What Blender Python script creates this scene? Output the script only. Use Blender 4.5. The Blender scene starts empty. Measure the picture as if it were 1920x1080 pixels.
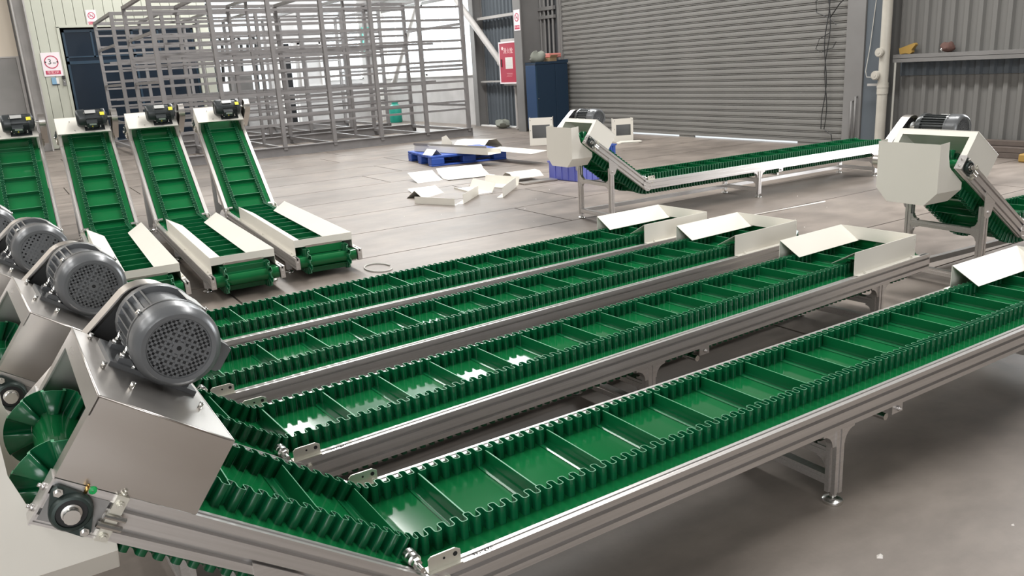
import bpy, math, random
from mathutils import Vector, Matrix
random.seed(7)
S = bpy.context.scene
COL = S.collection
rad = math.radians
PI = math.pi

# ------------------------------------------------------------------ camera
cam_d = bpy.data.cameras.new('camera')
cam = bpy.data.objects.new('camera', cam_d); COL.objects.link(cam); S.camera = cam
cam_d.sensor_fit = 'HORIZONTAL'; cam_d.sensor_width = 36.0
cam_d.lens = 36.0 * 1517.37 / 1920.0
cam_d.clip_start = 0.05; cam_d.clip_end = 200
_p, _r, _y = rad(15.40742129), rad(-3.36602057), rad(31.61424481)
_F = Vector((math.sin(_y)*math.cos(_p), math.cos(_y)*math.cos(_p), -math.sin(_p)))
_R = Vector((math.cos(_y), -math.sin(_y), 0)); _U = _R.cross(_F)
_R2 = _R*math.cos(_r) + _U*math.sin(_r); _U2 = _U*math.cos(_r) - _R*math.sin(_r)
_m = Matrix((_R2, _U2, -_F)).transposed().to_4x4(); _m.translation = (0, 0, 1.35)
cam.matrix_world = _m

# ------------------------------------------------------------------ world, light, exposure
S.view_settings.view_transform = 'Standard'; S.view_settings.look = 'None'
S.view_settings.exposure = 0.24; S.view_settings.gamma = 1.0
S.view_settings.use_curve_mapping = False
W = bpy.data.worlds.new('world'); S.world = W; W.use_nodes = True
bg = W.node_tree.nodes['Background']
bg.inputs[0].default_value = (0.90, 0.95, 1.0, 1); bg.inputs[1].default_value = 1.7
S.cycles.max_bounces = 6; S.cycles.diffuse_bounces = 4; S.cycles.glossy_bounces = 3
S.cycles.transparent_max_bounces = 8
try:
    S.cycles.use_denoising = True
    S.cycles.sample_clamp_indirect = 6.0
except Exception:
    pass
ROOF_Z = 8.2
SKY_X = [-8.4, -4.6, 5.4]                # roof strips along Y; those at negative X are unseen lights added for fill
def area(name, loc, sx, sy, power, rot=(0, 0, 0), color=(1, 0.985, 0.96)):
    d = bpy.data.lights.new(name, 'AREA'); d.shape = 'RECTANGLE'; d.size = sx; d.size_y = sy
    d.energy = power; d.color = color
    o = bpy.data.objects.new(name, d); COL.objects.link(o); o.location = loc; o.rotation_euler = rot
    return o
for i, x in enumerate(SKY_X):
    for j, y in enumerate((3.5, 11.0, 18.5)):
        area('roof_and_fill_light', (x, y, ROOF_Z-0.12), 0.9, 6.4, 620.0 if x > 0 else 240.0)
for x in (-6.5, -3.0):
    area('roof_and_fill_light', (x, -5.0, ROOF_Z-0.12), 0.9, 6.0, 150.0)  # rear fill lights added out of view at roof height
# unseen fill added behind the camera on the left, shaped as an open gate
area('unseen_daylight', (-3.2, -8.9, 2.6), 5.6, 4.4, 400.0, (rad(90), 0, 0), (0.99, 0.99, 1.0))
# daylight through the open gate in the right wall, outside the picture
area('unseen_daylight', (10.5, 2.75, 2.0), 3.6, 2.5, 330.0, (0, rad(90), 0), (0.97, 0.985, 1.0))
# daylight through the windows at the back
area('window_light', (10.35, 19.7, 2.1), 1.7, 5.3, 300.0, (0, rad(90), 0), (0.95, 0.98, 1.0))
area('window_light', (5.86, 23.0, 2.6), 1.45, 3.2, 190.0, (rad(-90), 0, 0), (0.95, 0.98, 1.0))
area('window_light', (8.75, 23.0, 2.7), 1.0, 3.0, 130.0, (rad(-90), 0, 0), (0.95, 0.98, 1.0))
# daylight through the high window band of the right wall
area('high_window_light', (9.80, 18.8, 6.85), 1.3, 7.0, 560.0, (0, rad(90), 0), (0.95, 0.98, 1.0))

# ------------------------------------------------------------------ materials
def new_mat(name):
    m = bpy.data.materials.new(name); m.use_nodes = True
    return m, m.node_tree, m.node_tree.nodes['Principled BSDF']
def setp(b, **k):
    for n, v in k.items():
        n = n.replace('_', ' ')
        if n in b.inputs: b.inputs[n].default_value = v
def mat(name, c, rough=0.5, metal=0.0, spec=0.5, c2=None, scale=6.0, stretch=(1, 1, 1), bump=0.0, detail=4.0, lo=0.35, hi=0.65, rv=0.0):
    m, t, b = new_mat(name)
    setp(b, Base_Color=(*c, 1), Roughness=rough, Metallic=metal, Specular_IOR_Level=spec)
    if c2 is not None or bump > 0 or rv > 0:
        tc = t.nodes.new('ShaderNodeTexCoord'); mp = t.nodes.new('ShaderNodeMapping')
        mp.inputs['Scale'].default_value = stretch
        t.links.new(tc.outputs['Object'], mp.inputs['Vector'])
        nz = t.nodes.new('ShaderNodeTexNoise'); nz.inputs['Scale'].default_value = scale; nz.inputs['Detail'].default_value = detail
        t.links.new(mp.outputs[0], nz.inputs['Vector'])
        if c2 is not None:
            cr = t.nodes.new('ShaderNodeValToRGB')
            cr.color_ramp.elements[0].position = lo; cr.color_ramp.elements[0].color = (*c2, 1)
            cr.color_ramp.elements[1].position = hi; cr.color_ramp.elements[1].color = (*c, 1)
            t.links.new(nz.outputs['Fac'], cr.inputs[0]); t.links.new(cr.outputs[0], b.inputs['Base Color'])
        if rv > 0:
            mr = t.nodes.new('ShaderNodeMapRange'); mr.inputs[3].default_value = rough-rv; mr.inputs[4].default_value = rough+rv
            t.links.new(nz.outputs['Fac'], mr.inputs[0]); t.links.new(mr.outputs[0], b.inputs['Roughness'])
        if bump > 0:
            bp = t.nodes.new('ShaderNodeBump'); bp.inputs['Strength'].default_value = bump; bp.inputs['Distance'].default_value = 0.01
            t.links.new(nz.outputs['Fac'], bp.inputs['Height']); t.links.new(bp.outputs[0], b.inputs['Normal'])
    return m
M = {}
M['belt'] = mat('green_belt', (0.006, 0.128, 0.037), 0.085, c2=(0.005, 0.110, 0.032), scale=3.0, bump=0.015, rv=0.03)
M['sidewall'] = mat('green_sidewall', (0.003, 0.084, 0.031), 0.22)
M['edge'] = mat('cut_rubber_edge', (0.07, 0.27, 0.14), 0.45)
M['cleat'] = mat('green_cleat', (0.003, 0.102, 0.033), 0.22)
M['alu'] = mat('anodised_aluminium', (0.74, 0.715, 0.70), 0.33, 0.88, c2=(0.66, 0.635, 0.615), scale=5.0, stretch=(0.6, 30, 30))
M['alu_dark'] = mat('aluminium_slot', (0.30, 0.29, 0.28), 0.5, 0.6)
M['steel'] = mat('stainless_sheet', (0.62, 0.585, 0.55), 0.30, 1.0, c2=(0.585, 0.55, 0.515), scale=2.2, stretch=(1.5, 1.5, 5), rv=0.06, detail=3.0)
M['zinc'] = mat('zinc_bolt', (0.78, 0.77, 0.74), 0.25, 1.0)
M['bracket'] = mat('galvanised_bracket', (0.72, 0.70, 0.62), 0.38, 0.8)
M['cream'] = mat('cream_powder_coat', (0.735, 0.705, 0.635), 0.40, c2=(0.71, 0.68, 0.61), scale=2.0)
M['motor'] = mat('grey_motor_paint', (0.135, 0.14, 0.145), 0.30, 0.30, bump=0.02, scale=40)
M['motor_body'] = mat('dark_motor_body', (0.055, 0.06, 0.06), 0.28, 0.3)
M['motor_dark'] = mat('dark_motor_paint', (0.035, 0.04, 0.042), 0.33, 0.1)
M['black'] = mat('black_rubber', (0.012, 0.012, 0.012), 0.55)
M['hole'] = mat('hole_shade', (0.01, 0.01, 0.01), 0.9)  # near-black colour paints the shade of holes and slots on solid parts
M['iron'] = mat('dark_green_iron', (0.035, 0.05, 0.045), 0.42, 0.4)
M['label'] = mat('silver_nameplate', (0.62, 0.62, 0.60), 0.35, 0.5)
M['yellow'] = mat('yellow_sticker', (0.80, 0.70, 0.05), 0.5)
M['rack'] = mat('grey_primer_steel', (0.225, 0.215, 0.212), 0.45, 0.0, c2=(0.19, 0.18, 0.178), scale=4.0)
M['door'] = mat('grey_shutter', (0.195, 0.19, 0.178), 0.5, 0.0, c2=(0.178, 0.174, 0.163), scale=1.5)
M['wall_grey'] = mat('grey_cladding', (0.155, 0.152, 0.143), 0.6, c2=(0.138, 0.135, 0.128), scale=1.2, stretch=(1, 1, 0.3))
M['wall_dark'] = mat('slate_cladding', (0.085, 0.10, 0.115), 0.6)
M['wall_dark2'] = mat('dark_grey_panel', (0.062, 0.064, 0.068), 0.55)
M['column'] = mat('grey_column_paint', (0.19, 0.185, 0.18), 0.5, c2=(0.165, 0.16, 0.155), scale=2.0)
M['column_light'] = mat('pale_column_paint', (0.42, 0.40, 0.385), 0.5, c2=(0.36, 0.345, 0.33), scale=3.0)
M['panel'] = mat('pale_green_panel', (0.50, 0.505, 0.425), 0.55, c2=(0.47, 0.475, 0.40), scale=1.0)
M['panel_cream'] = mat('cream_wall', (0.62, 0.55, 0.455), 0.6)
M['board'] = mat('grey_wall_board', (0.22, 0.215, 0.205), 0.6, c2=(0.26, 0.25, 0.24), scale=2.2, lo=0.3, hi=0.7)
M['white'] = mat('white_paint', (0.78, 0.77, 0.75), 0.5)
M['plinth'] = mat('grey_plinth', (0.46, 0.45, 0.445), 0.7, c2=(0.40, 0.39, 0.385), scale=2.5)
M['navy'] = mat('dark_blue_glass', (0.007, 0.015, 0.027), 0.25)
M['navy_frame'] = mat('blue_frame', (0.016, 0.04, 0.068), 0.4)
M['dark'] = mat('interior_shade', (0.02, 0.022, 0.025), 0.8)  # near-black colour carries the shade of unlit rooms
M['pallet'] = mat('blue_plastic', (0.022, 0.075, 0.36), 0.42)
M['crate'] = mat('violet_blue_plastic', (0.13, 0.15, 0.50), 0.4)
M['cabinet'] = mat('dark_blue_cabinet', (0.009, 0.026, 0.052), 0.4)
M['cabinet_side'] = mat('blue_cabinet_front', (0.018, 0.048, 0.115), 0.4)
M['red'] = mat('red_enamel', (0.37, 0.020, 0.048), 0.38)
M['signwhite'] = mat('sign_white', (0.80, 0.72, 0.74), 0.45)
M['signred'] = mat('sign_red', (0.47, 0.03, 0.085), 0.45)
M['signblack'] = mat('sign_black', (0.02, 0.02, 0.02), 0.5)
M['signpink'] = mat('pale_pink_print', (0.85, 0.60, 0.60), 0.5)
M['pipe'] = mat('ivory_pvc', (0.47, 0.445, 0.39), 0.4, c2=(0.42, 0.395, 0.345), scale=5)
M['cable'] = mat('black_cable', (0.02, 0.02, 0.02), 0.5)
M['cable_w'] = mat('pale_cable', (0.45, 0.44, 0.40), 0.5)
M['teal'] = mat('teal_paint', (0.01, 0.27, 0.20), 0.4)
M['orange'] = mat('ochre_plastic', (0.34, 0.21, 0.05), 0.5)
M['brown'] = mat('brown_cloth', (0.10, 0.05, 0.04), 0.8)
M['cloth'] = mat('grey_green_cloth', (0.20, 0.21, 0.18), 0.9)
M['pinkbox'] = mat('pink_red_print', (0.55, 0.20, 0.17), 0.7)
M['card'] = mat('cardboard', (0.30, 0.21, 0.12), 0.8)
M['timber'] = mat('weathered_timber', (0.12, 0.095, 0.08), 0.8, c2=(0.09, 0.07, 0.06), scale=6)
M['bluetag'] = mat('pale_blue_plastic', (0.20, 0.36, 0.50), 0.5)
M['paper'] = mat('paper_white', (0.72, 0.68, 0.64), 0.7)
M['greendrop'] = mat('fresh_green_paint', (0.01, 0.42, 0.10), 0.4)
M['brass'] = mat('brass_nipple', (0.65, 0.42, 0.15), 0.3, 1.0)
M['ink'] = mat('ink', (0.05, 0.05, 0.05), 0.6)
M['roof'] = mat('roof_sheet', (0.42, 0.42, 0.42), 0.6)
M['yard'] = mat('yard', (0.80, 0.80, 0.78), 0.9)
def glass_mat(name, tint, f=0.10):
    m = bpy.data.materials.new(name); m.use_nodes = True; t = m.node_tree; t.nodes.clear()
    o = t.nodes.new('ShaderNodeOutputMaterial'); mx = t.nodes.new('ShaderNodeMixShader'); mx.inputs[0].default_value = f
    tr = t.nodes.new('ShaderNodeBsdfTransparent'); tr.inputs[0].default_value = (*tint, 1)
    gl = t.nodes.new('ShaderNodeBsdfGlossy'); gl.inputs['Roughness'].default_value = 0.05
    t.links.new(tr.outputs[0], mx.inputs[1]); t.links.new(gl.outputs[0], mx.inputs[2]); t.links.new(mx.outputs[0], o.inputs[0])
    return m
M['glass'] = glass_mat('window_glass', (0.97, 0.99, 0.99), 0.04)

# floor: worn grey concrete (world-space noise so that every slab continues its neighbour)
def floor_mat():
    m, t, b = new_mat('worn_concrete')
    g = t.nodes.new('ShaderNodeNewGeometry'); N = t.nodes.new; Lk = t.links.new
    def noise(scale, det, st=(1, 1, 1)):
        mp = N('ShaderNodeMapping'); mp.inputs['Scale'].default_value = st; Lk(g.outputs['Position'], mp.inputs[0])
        n = N('ShaderNodeTexNoise'); n.inputs['Scale'].default_value = scale; n.inputs['Detail'].default_value = det
        n.inputs['Roughness'].default_value = 0.6; Lk(mp.outputs[0], n.inputs['Vector']); return n
    n1 = noise(0.55, 6); n2 = noise(3.2, 8, (0.7, 1.3, 1)); n3 = noise(28, 4)
    r1 = N('ShaderNodeValToRGB'); e = r1.color_ramp.elements
    e[0].position = 0.30; e[0].color = (0.118, 0.099, 0.085, 1); e[1].position = 0.64; e[1].color = (0.252, 0.216, 0.187, 1)
    Lk(n1.outputs['Fac'], r1.inputs[0])
    r2 = N('ShaderNodeValToRGB'); e = r2.color_ramp.elements
    e[0].position = 0.33; e[0].color = (0.62, 0.61, 0.60, 1); e[1].position = 0.60; e[1].color = (1.05, 1.04, 1.03, 1)
    Lk(n2.outputs['Fac'], r2.inputs[0])
    mul = N('ShaderNodeMix'); mul.data_type = 'RGBA'; mul.blend_type = 'MULTIPLY'; mul.inputs[0].default_value = 0.75
    Lk(r1.outputs[0], mul.inputs[6]); Lk(r2.outputs[0], mul.inputs[7])
    oi = N('ShaderNodeObjectInfo'); mr = N('ShaderNodeMapRange'); mr.inputs[3].default_value = 0.93; mr.inputs[4].default_value = 1.06
    Lk(oi.outputs['Random'], mr.inputs[0])
    mul2 = N('ShaderNodeVectorMath'); mul2.operation = 'SCALE'; Lk(mul.outputs[2], mul2.inputs[0]); Lk(mr.outputs[0], mul2.inputs['Scale'])
    Lk(mul2.outputs[0], b.inputs['Base Color'])
    mr2 = N('ShaderNodeMapRange'); mr2.inputs[3].default_value = 0.40; mr2.inputs[4].default_value = 0.62
    Lk(n2.outputs['Fac'], mr2.inputs[0]); Lk(mr2.outputs[0], b.inputs['Roughness'])
    bp = N('ShaderNodeBump'); bp.inputs['Strength'].default_value = 0.12; bp.inputs['Distance'].default_value = 0.006
    Lk(n3.outputs['Fac'], bp.inputs['Height']); Lk(bp.outputs[0], b.inputs['Normal'])
    return m
M['floor'] = floor_mat()
M['joint'] = mat('dark_joint', (0.03, 0.026, 0.023), 0.95)

# ------------------------------------------------------------------ mesh helpers
class MB:
    def __init__(s): s.v = []; s.f = []; s.sm = []
    def add(s, vs, fs, M4=None, smooth=False):
        o = len(s.v)
        for p in vs:
            p = Vector(p)
            if M4 is not None: p = M4 @ p
            s.v.append(p)
        for f in fs: s.f.append([o+i for i in f]); s.sm.append(smooth)
        return s
    def box(s, a, b, M4=None):
        x0, y0, z0 = a; x1, y1, z1 = b
        x0, x1 = min(x0, x1), max(x0, x1); y0, y1 = min(y0, y1), max(y0, y1); z0, z1 = min(z0, z1), max(z0, z1)
        return s.add([(x0,y0,z0),(x1,y0,z0),(x1,y1,z0),(x0,y1,z0),(x0,y0,z1),(x1,y0,z1),(x1,y1,z1),(x0,y1,z1)],
                     [(3,2,1,0),(4,5,6,7),(0,1,5,4),(1,2,6,5),(2,3,7,6),(3,0,4,7)], M4)
    def bbox(s, a, b, c=0.003, M4=None):
        """box with chamfered vertical and horizontal edges (octagonal in two planes)"""
        x0, y0, z0 = a; x1, y1, z1 = b
        pts = [(x0+c,y0),(x1-c,y0),(x1,y0+c),(x1,y1-c),(x1-c,y1),(x0+c,y1),(x0,y1-c),(x0,y0+c)]
        inner = [(min(max(p[0], x0+c), x1-c), min(max(p[1], y0+c), y1-c)) for p in pts]
        vs = [(*p, z0) for p in inner]+[(*p, z0+c) for p in pts]+[(*p, z1-c) for p in pts]+[(*p, z1) for p in inner]
        fs = [tuple(reversed(range(8))), tuple(range(24, 32))]
        for k in range(3):
            for i in range(8):
                j = (i+1) % 8; fs.append((k*8+i, k*8+j, k*8+8+j, k*8+8+i))
        return s.add(vs, fs, M4)
    def prism(s, poly, h0, h1, axis='y', M4=None, smooth=False):
        """poly in the plane normal to axis, extruded h0..h1 (x: (y,z); y: (x,z); z: (x,y))"""
        def P(p, h):
            return (h, p[0], p[1]) if axis == 'x' else ((p[0], h, p[1]) if axis == 'y' else (p[0], p[1], h))
        n = len(poly); vs = [P(p, h0) for p in poly]+[P(p, h1) for p in poly]
        s.add(vs, [tuple(range(n)), tuple(reversed(range(n, 2*n)))], M4)
        o = len(s.v)-2*n
        for i in range(n):
            j = (i+1) % n; s.f.append([o+j, o+i, o+n+i, o+n+j]); s.sm.append(smooth)
        return s
    def cyl(s, p0, p1, r, n=12, M4=None, r1=None, caps=True):
        p0, p1 = Vector(p0), Vector(p1); d = (p1-p0).normalized()
        a = Vector((0,0,1)) if abs(d.z) < 0.9 else Vector((1,0,0))
        u = d.cross(a).normalized(); w = d.cross(u); r1 = r if r1 is None else r1
        vs = []
        for q, rr in ((p0, r), (p1, r1)):
            for i in range(n):
                t = 2*PI*i/n; vs.append(q+u*math.cos(t)*rr+w*math.sin(t)*rr)
        s.add(vs, [(i, (i+1) % n, n+(i+1) % n, n+i) for i in range(n)], M4, True)
        if caps:
            o = len(s.v)-2*n
            s.f.append([o+i for i in reversed(range(n))]); s.sm.append(False)
            s.f.append([o+n+i for i in range(n)]); s.sm.append(False)
        return s
    def lathe(s, prof, axis_p, axis_d, n=32, M4=None):
        """prof: list of (t along axis, radius)"""
        p0 = Vector(axis_p); d = Vector(axis_d).normalized()
        a = Vector((0,0,1)) if abs(d.z) < 0.9 else Vector((1,0,0))
        u = d.cross(a).normalized(); w = d.cross(u); vs = []; fs = []
        for t, r in prof:
            for i in range(n):
                an = 2*PI*i/n; vs.append(p0+d*t+u*math.cos(an)*r+w*math.sin(an)*r)
        for k in range(len(prof)-1):
            for i in range(n):
                j = (i+1) % n; fs.append((k*n+i, k*n+j, (k+1)*n+j, (k+1)*n+i))
        return s.add(vs, fs, M4, True)
    def tube(s, pts, r, n=6, M4=None):
        pts = [Vector(p) for p in pts]; vs = []; fs = []
        for k, p in enumerate(pts):
            d = (pts[min(k+1, len(pts)-1)]-pts[max(k-1, 0)]).normalized()
            a = Vector((0,0,1)) if abs(d.z) < 0.95 else Vector((1,0,0))
            u = d.cross(a).normalized(); w = d.cross(u)
            for i in range(n):
                t = 2*PI*i/n; vs.append(p+u*math.cos(t)*r+w*math.sin(t)*r)
        for k in range(len(pts)-1):
            for i in range(n):
                j = (i+1) % n; fs.append((k*n+i, k*n+j, (k+1)*n+j, (k+1)*n+i))
        fs.append(tuple(reversed(range(n)))); fs.append(tuple(range((len(pts)-1)*n, len(pts)*n)))
        return s.add(vs, fs, M4, True)
    def sheet(s, quad, t, M4=None):
        """thin plate from a planar polygon of 3D points, thickness t"""
        q = [Vector(p) for p in quad]; nrm = Vector((0,0,0))
        for i in range(len(q)): nrm += (q[i]).cross(q[(i+1) % len(q)])
        nrm.normalize(); n = len(q)
        vs = [p-nrm*t/2 for p in q]+[p+nrm*t/2 for p in q]
        fs = [tuple(reversed(range(n))), tuple(range(n, 2*n))]+[(i, (i+1) % n, n+(i+1) % n, n+i) for i in range(n)]
        return s.add(vs, fs, M4)
    def mesh(s, name, m):
        me = bpy.data.meshes.new(name); me.from_pydata([tuple(v) for v in s.v], [], s.f)
        if any(s.sm):
            me.polygons.foreach_set('use_smooth', s.sm)
            try: me.set_sharp_from_angle(angle=rad(getattr(s, 'ang', 40)))
            except Exception: pass
            # flat-flagged faces stay flat
            me.polygons.foreach_set('use_smooth', s.sm)
        me.materials.append(m)
        if getattr(s, 'mi', None):
            me.materials.append(M['edge']); me.polygons.foreach_set('material_index', [int(q) for q in s.mi])
        me.update()
        return me
CACHE = {}
def obj(name, mb, m, parent=None, mx=None, key=None):
    """links ONE mesh object; key re-uses an already built mesh (mb may then be a function)"""
    k = (key, m.name) if key else None
    if k and k in CACHE: me = CACHE[k]
    else:
        if callable(mb) and not isinstance(mb, MB): mb = mb()
        me = mb.mesh(name, m)
        if k: CACHE[k] = me
    o = bpy.data.objects.new(name, me); COL.objects.link(o)
    if parent is not None: o.parent = parent
    if mx is not None: o.matrix_local = mx
    return o
def thing(name, label, cat, loc=(0,0,0), rotz=0.0, group=None):
    o = bpy.data.objects.new(name, None); COL.objects.link(o); o.empty_display_size = 0.1
    o.location = loc; o.rotation_euler = (0, 0, rotz); o['label'] = label; o['category'] = cat
    if group: o['group'] = group
    return o
def tag(o, label, cat, group=None):
    o['label'] = label; o['category'] = cat
    if group: o['group'] = group
    return o
def struct(name, mb, m, parent=None):
    o = obj(name, mb, m, parent)
    if parent is None: o['kind'] = 'structure'
    return o
def T(x, y, z): return Matrix.Translation((x, y, z))
def circ(cx, cy, r, n=24, a0=0, a1=2*PI, end=False):
    k = n if not end else n-1
    return [(cx+r*math.cos(a0+(a1-a0)*i/k), cy+r*math.sin(a0+(a1-a0)*i/k)) for i in range(n)]
def text_mb(body, size, M4, depth=0.0006, align='CENTER'):
    c = bpy.data.curves.new('t', 'FONT'); c.body = body; c.size = size; c.align_x = align; c.align_y = 'CENTER'; c.extrude = depth
    o = bpy.data.objects.new('t', c); COL.objects.link(o); bpy.context.view_layer.update()
    me = bpy.data.meshes.new_from_object(o.evaluated_get(bpy.context.evaluated_depsgraph_get()))
    mb = MB(); mb.add([v.co.copy() for v in me.vertices], [tuple(p.vertices) for p in me.polygons], M4)
    bpy.data.objects.remove(o); bpy.data.curves.remove(c); bpy.data.meshes.remove(me)
    return mb

# ================================================================== SETTING
# floor: dark bed with concrete slabs laid in rows
fl = struct('floor', MB().box((-13, -9, -0.06), (9.99, 23.2, -0.016)), M['joint'])
rows = [-7.8, -6.85, -5.9, -4.95, -4.0, -3.05, -2.1, -1.15, -0.2, 0.8, 1.75, 2.72, 3.70, 4.69, 5.68, 6.63, 7.60, 8.55, 9.52, 10.48, 11.48, 12.45, 13.40, 14.37, 15.34, 16.31, 17.28, 18.25, 19.22, 20.19, 21.16, 22.6]
known = {5.68: 4.157, 6.63: 4.92, 9.52: 4.15, 10.48: 4.755, 12.45: 4.59}
SL = 3.86; GAP = 0.014
for i in range(len(rows)-1):
    y0, y1 = rows[i], rows[i+1]
    x = known.get(y0, 4.2+random.uniform(-1.2, 1.2)); x -= SL*math.ceil((x+12.9)/SL)
    while x < 10.2:
        xa, xb = max(x, -12.9), min(x+SL, 9.98)
        if xb-xa > 0.2 and not (y1 < 0 and xb < -9):
            w, h = xb-xa-GAP, y1-y0-GAP
            obj('slab', lambda w=w, h=h: MB().box((-w/2, -h/2, -0.016), (w/2, h/2, 0)), M['floor'], fl, T((xa+xb)/2, (y0+y1)/2, 0), key='slab%.3f_%.3f' % (w, h))
        x += SL
yard = struct('ground', MB().box((-30, 23.3, -0.12), (60, 60, -0.08)).box((10.0, -30, -0.12), (60, 23.3, -0.08)), M['yard'])

XW = 9.9     # plane of the right-hand wall (runs along Y); YW: the back wall (runs along X)
YW = 22.5
def corr(y0, y1, z0, z1, x, pitch, depth, m, name):
    """corrugated sheet in the plane X = x (trapezoid ribs), thin solid"""
    mb = MB(); pr = []; y = y0
    while y < y1-1e-6:
        for t, d in ((0, 0), (0.30, 0), (0.42, depth), (0.72, depth), (0.84, 0)):
            yy = y+t*pitch
            if yy <= y1: pr.append((x-d, yy))
        y += pitch
    pr.append((x, y1)); n = len(pr)
    vs = [(p[0], p[1], z0) for p in pr]+[(p[0], p[1], z1) for p in pr]+[(p[0]+0.02, p[1], z0) for p in pr]+[(p[0]+0.02, p[1], z1) for p in pr]
    fs = []
    for i in range(n-1):
        fs += [(i+1, i, n+i, n+i+1), (2*n+i, 2*n+i+1, 3*n+i+1, 3*n+i), (n+i, 3*n+i, 3*n+i+1, n+i+1), (i+1, 2*n+i+1, 2*n+i, i)]
    mb.add(vs, fs)
    return mb
# ---- right wall
wr = struct('wall_right', corr(4.0, 6.42, 1.19, 6.0, XW+0.06, 0.165, 0.035, 0, ''), M['wall_grey'])
obj('lower_sheet', corr(4.0, 6.42, 0.0, 1.15, XW+0.12, 0.165, 0.035, 0, ''), M['wall_grey'], wr)
obj('overlap_flashing', corr(4.0, 6.42, 0.93, 1.15, XW+0.105, 0.165, 0.035, 0, ''), M['wall_dark'], wr)
obj('ledge', MB().box((XW-0.10, 4.0, 1.145), (XW+0.08, 6.40, 1.195)).box((XW-0.10, 4.0, 1.10), (XW-0.085, 6.40, 1.15)), M['column'], wr)
obj('wall_backing', MB().box((XW+0.16, 3.9, 0), (XW+0.25, 7.0, 7.5)).box((XW+0.16, 6.9, 3.0), (XW+0.25, 13.9, 7.5)).box((XW+0.16, 13.68, 0), (XW+0.25, 15.2, 7.5)).box((XW+0.16, 15.2, 0), (XW+0.25, 16.95, 6.2))
    .box((XW+0.0, 16.95, 2.95), (XW+0.1, YW, 6.2)), M['wall_grey'], wr)
obj('clerestory_band', MB().box((XW+.16, -9, 0), (XW+.25, 1.5, ROOF_Z)).box((XW+.16, 1.5, 4.0), (XW+.25, 3.9, ROOF_Z)).box((XW+0.15, 3.9, 7.5), (XW+0.25, YW, ROOF_Z)), M['wall_grey'], wr)
obj('recess_sheet', corr(13.7, 16.84, 0.02, 5.15, XW+0.10, 0.15, 0.03, 0, ''), M['wall_dark'], wr)
obj('bay_panel', MB().box((XW-.015, 13.70, 0), (XW+.02, 14.50, 5.6)), M['wall_dark2'], wr)
obj('girt', MB().box((XW-0.08, 14.5, 2.36), (XW+0.02, 16.8, 2.42)).box((XW-0.08, 14.5, 0.985), (XW+0.02, 16.8, 1.02)), M['column_light'], wr)
obj('sill_strip', MB().box((XW-0.15, 14.5, 0.0), (XW-0.10, 16.8, 0.03)), M['white'], wr)
wl = struct('trim_1', MB().box((XW-0.02, 16.95, 0.0), (XW+0.12, YW, 1.16)), M['plinth'])
obj('sill', MB().box((XW-0.06, 16.95, 1.16), (XW+0.12, YW, 1.20)), M['white'], wl)
# window band above the sill
def window(name, plane, a0, a1, z0, z1, nx, nz, fr=0.035):
    """frame > mullions, panes; plane 'x' = in X = XW, 'y' = in Y = YW"""
    def B(mb, u0, u1, w0, w1, d0, d1):
        if plane == 'x': mb.box((XW+d0, u0, w0), (XW+d1, u1, w1))
        else: mb.box((u0, YW+d0, w0), (u1, YW+d1, w1))
        return mb
    f = MB(); B(f, a0, a1, z0, z0+fr, 0, .06); B(f, a0, a1, z1-fr, z1, 0, .06); B(f, a0, a0+fr, z0, z1, 0, .06); B(f, a1-fr, a1, z0, z1, 0, .06)
    w = struct(name, f, M['white'])
    for i in range(1, nx):
        u = a0+(a1-a0)*i/nx; obj('mullion', B(MB(), u-fr*.45, u+fr*.45, z0, z1, .005, .055), M['white'], w)
    for i in range(1, nz):
        u = z0+(z1-z0)*i/nz; obj('transom', B(MB(), a0, a1, u-fr*.4, u+fr*.4, .01, .05), M['white'], w)
    for i in range(nx):
        for k in range(nz):
            u0, u1 = a0+(a1-a0)*i/nx, a0+(a1-a0)*(i+1)/nx; v0, v1 = z0+(z1-z0)*k/nz, z0+(z1-z0)*(k+1)/nz
            obj('pane', B(MB(), u0+.01, u1-.01, v0+.01, v1-.01, .028, .032), M['glass'], w)
    return w
window('window_1', 'x', 17.0, 19.7, 1.20, 2.95, 3, 2)
window('window_2', 'x', 19.75, 22.35, 1.20, 2.95, 3, 2)
window('window_5', 'x', 15.2, 22.4, 6.2, 7.5, 6, 1)
# columns and braces of the right wall
def hcol(name, x0, x1, y0, y1, z1, m, tf=0.02):
    mb = MB().box((x0, y0, 0), (x0+tf, y1, z1)).box((x1-tf, y0, 0), (x1, y1, z1)).box((x0+tf, (y0+y1)/2-.012, 0), (x1-tf, (y0+y1)/2+.012, z1))
    return struct(name, mb, m)
hcol('trim_2', 9.30, 9.88, 14.19, 14.46, ROOF_Z, M['column'])
hcol('trim_3', 9.72, 9.98, 16.80, 16.98, ROOF_Z, M['column'])
hcol('trim_4', 9.60, 9.95, 22.15, 22.40, ROOF_Z, M['white'])
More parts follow.
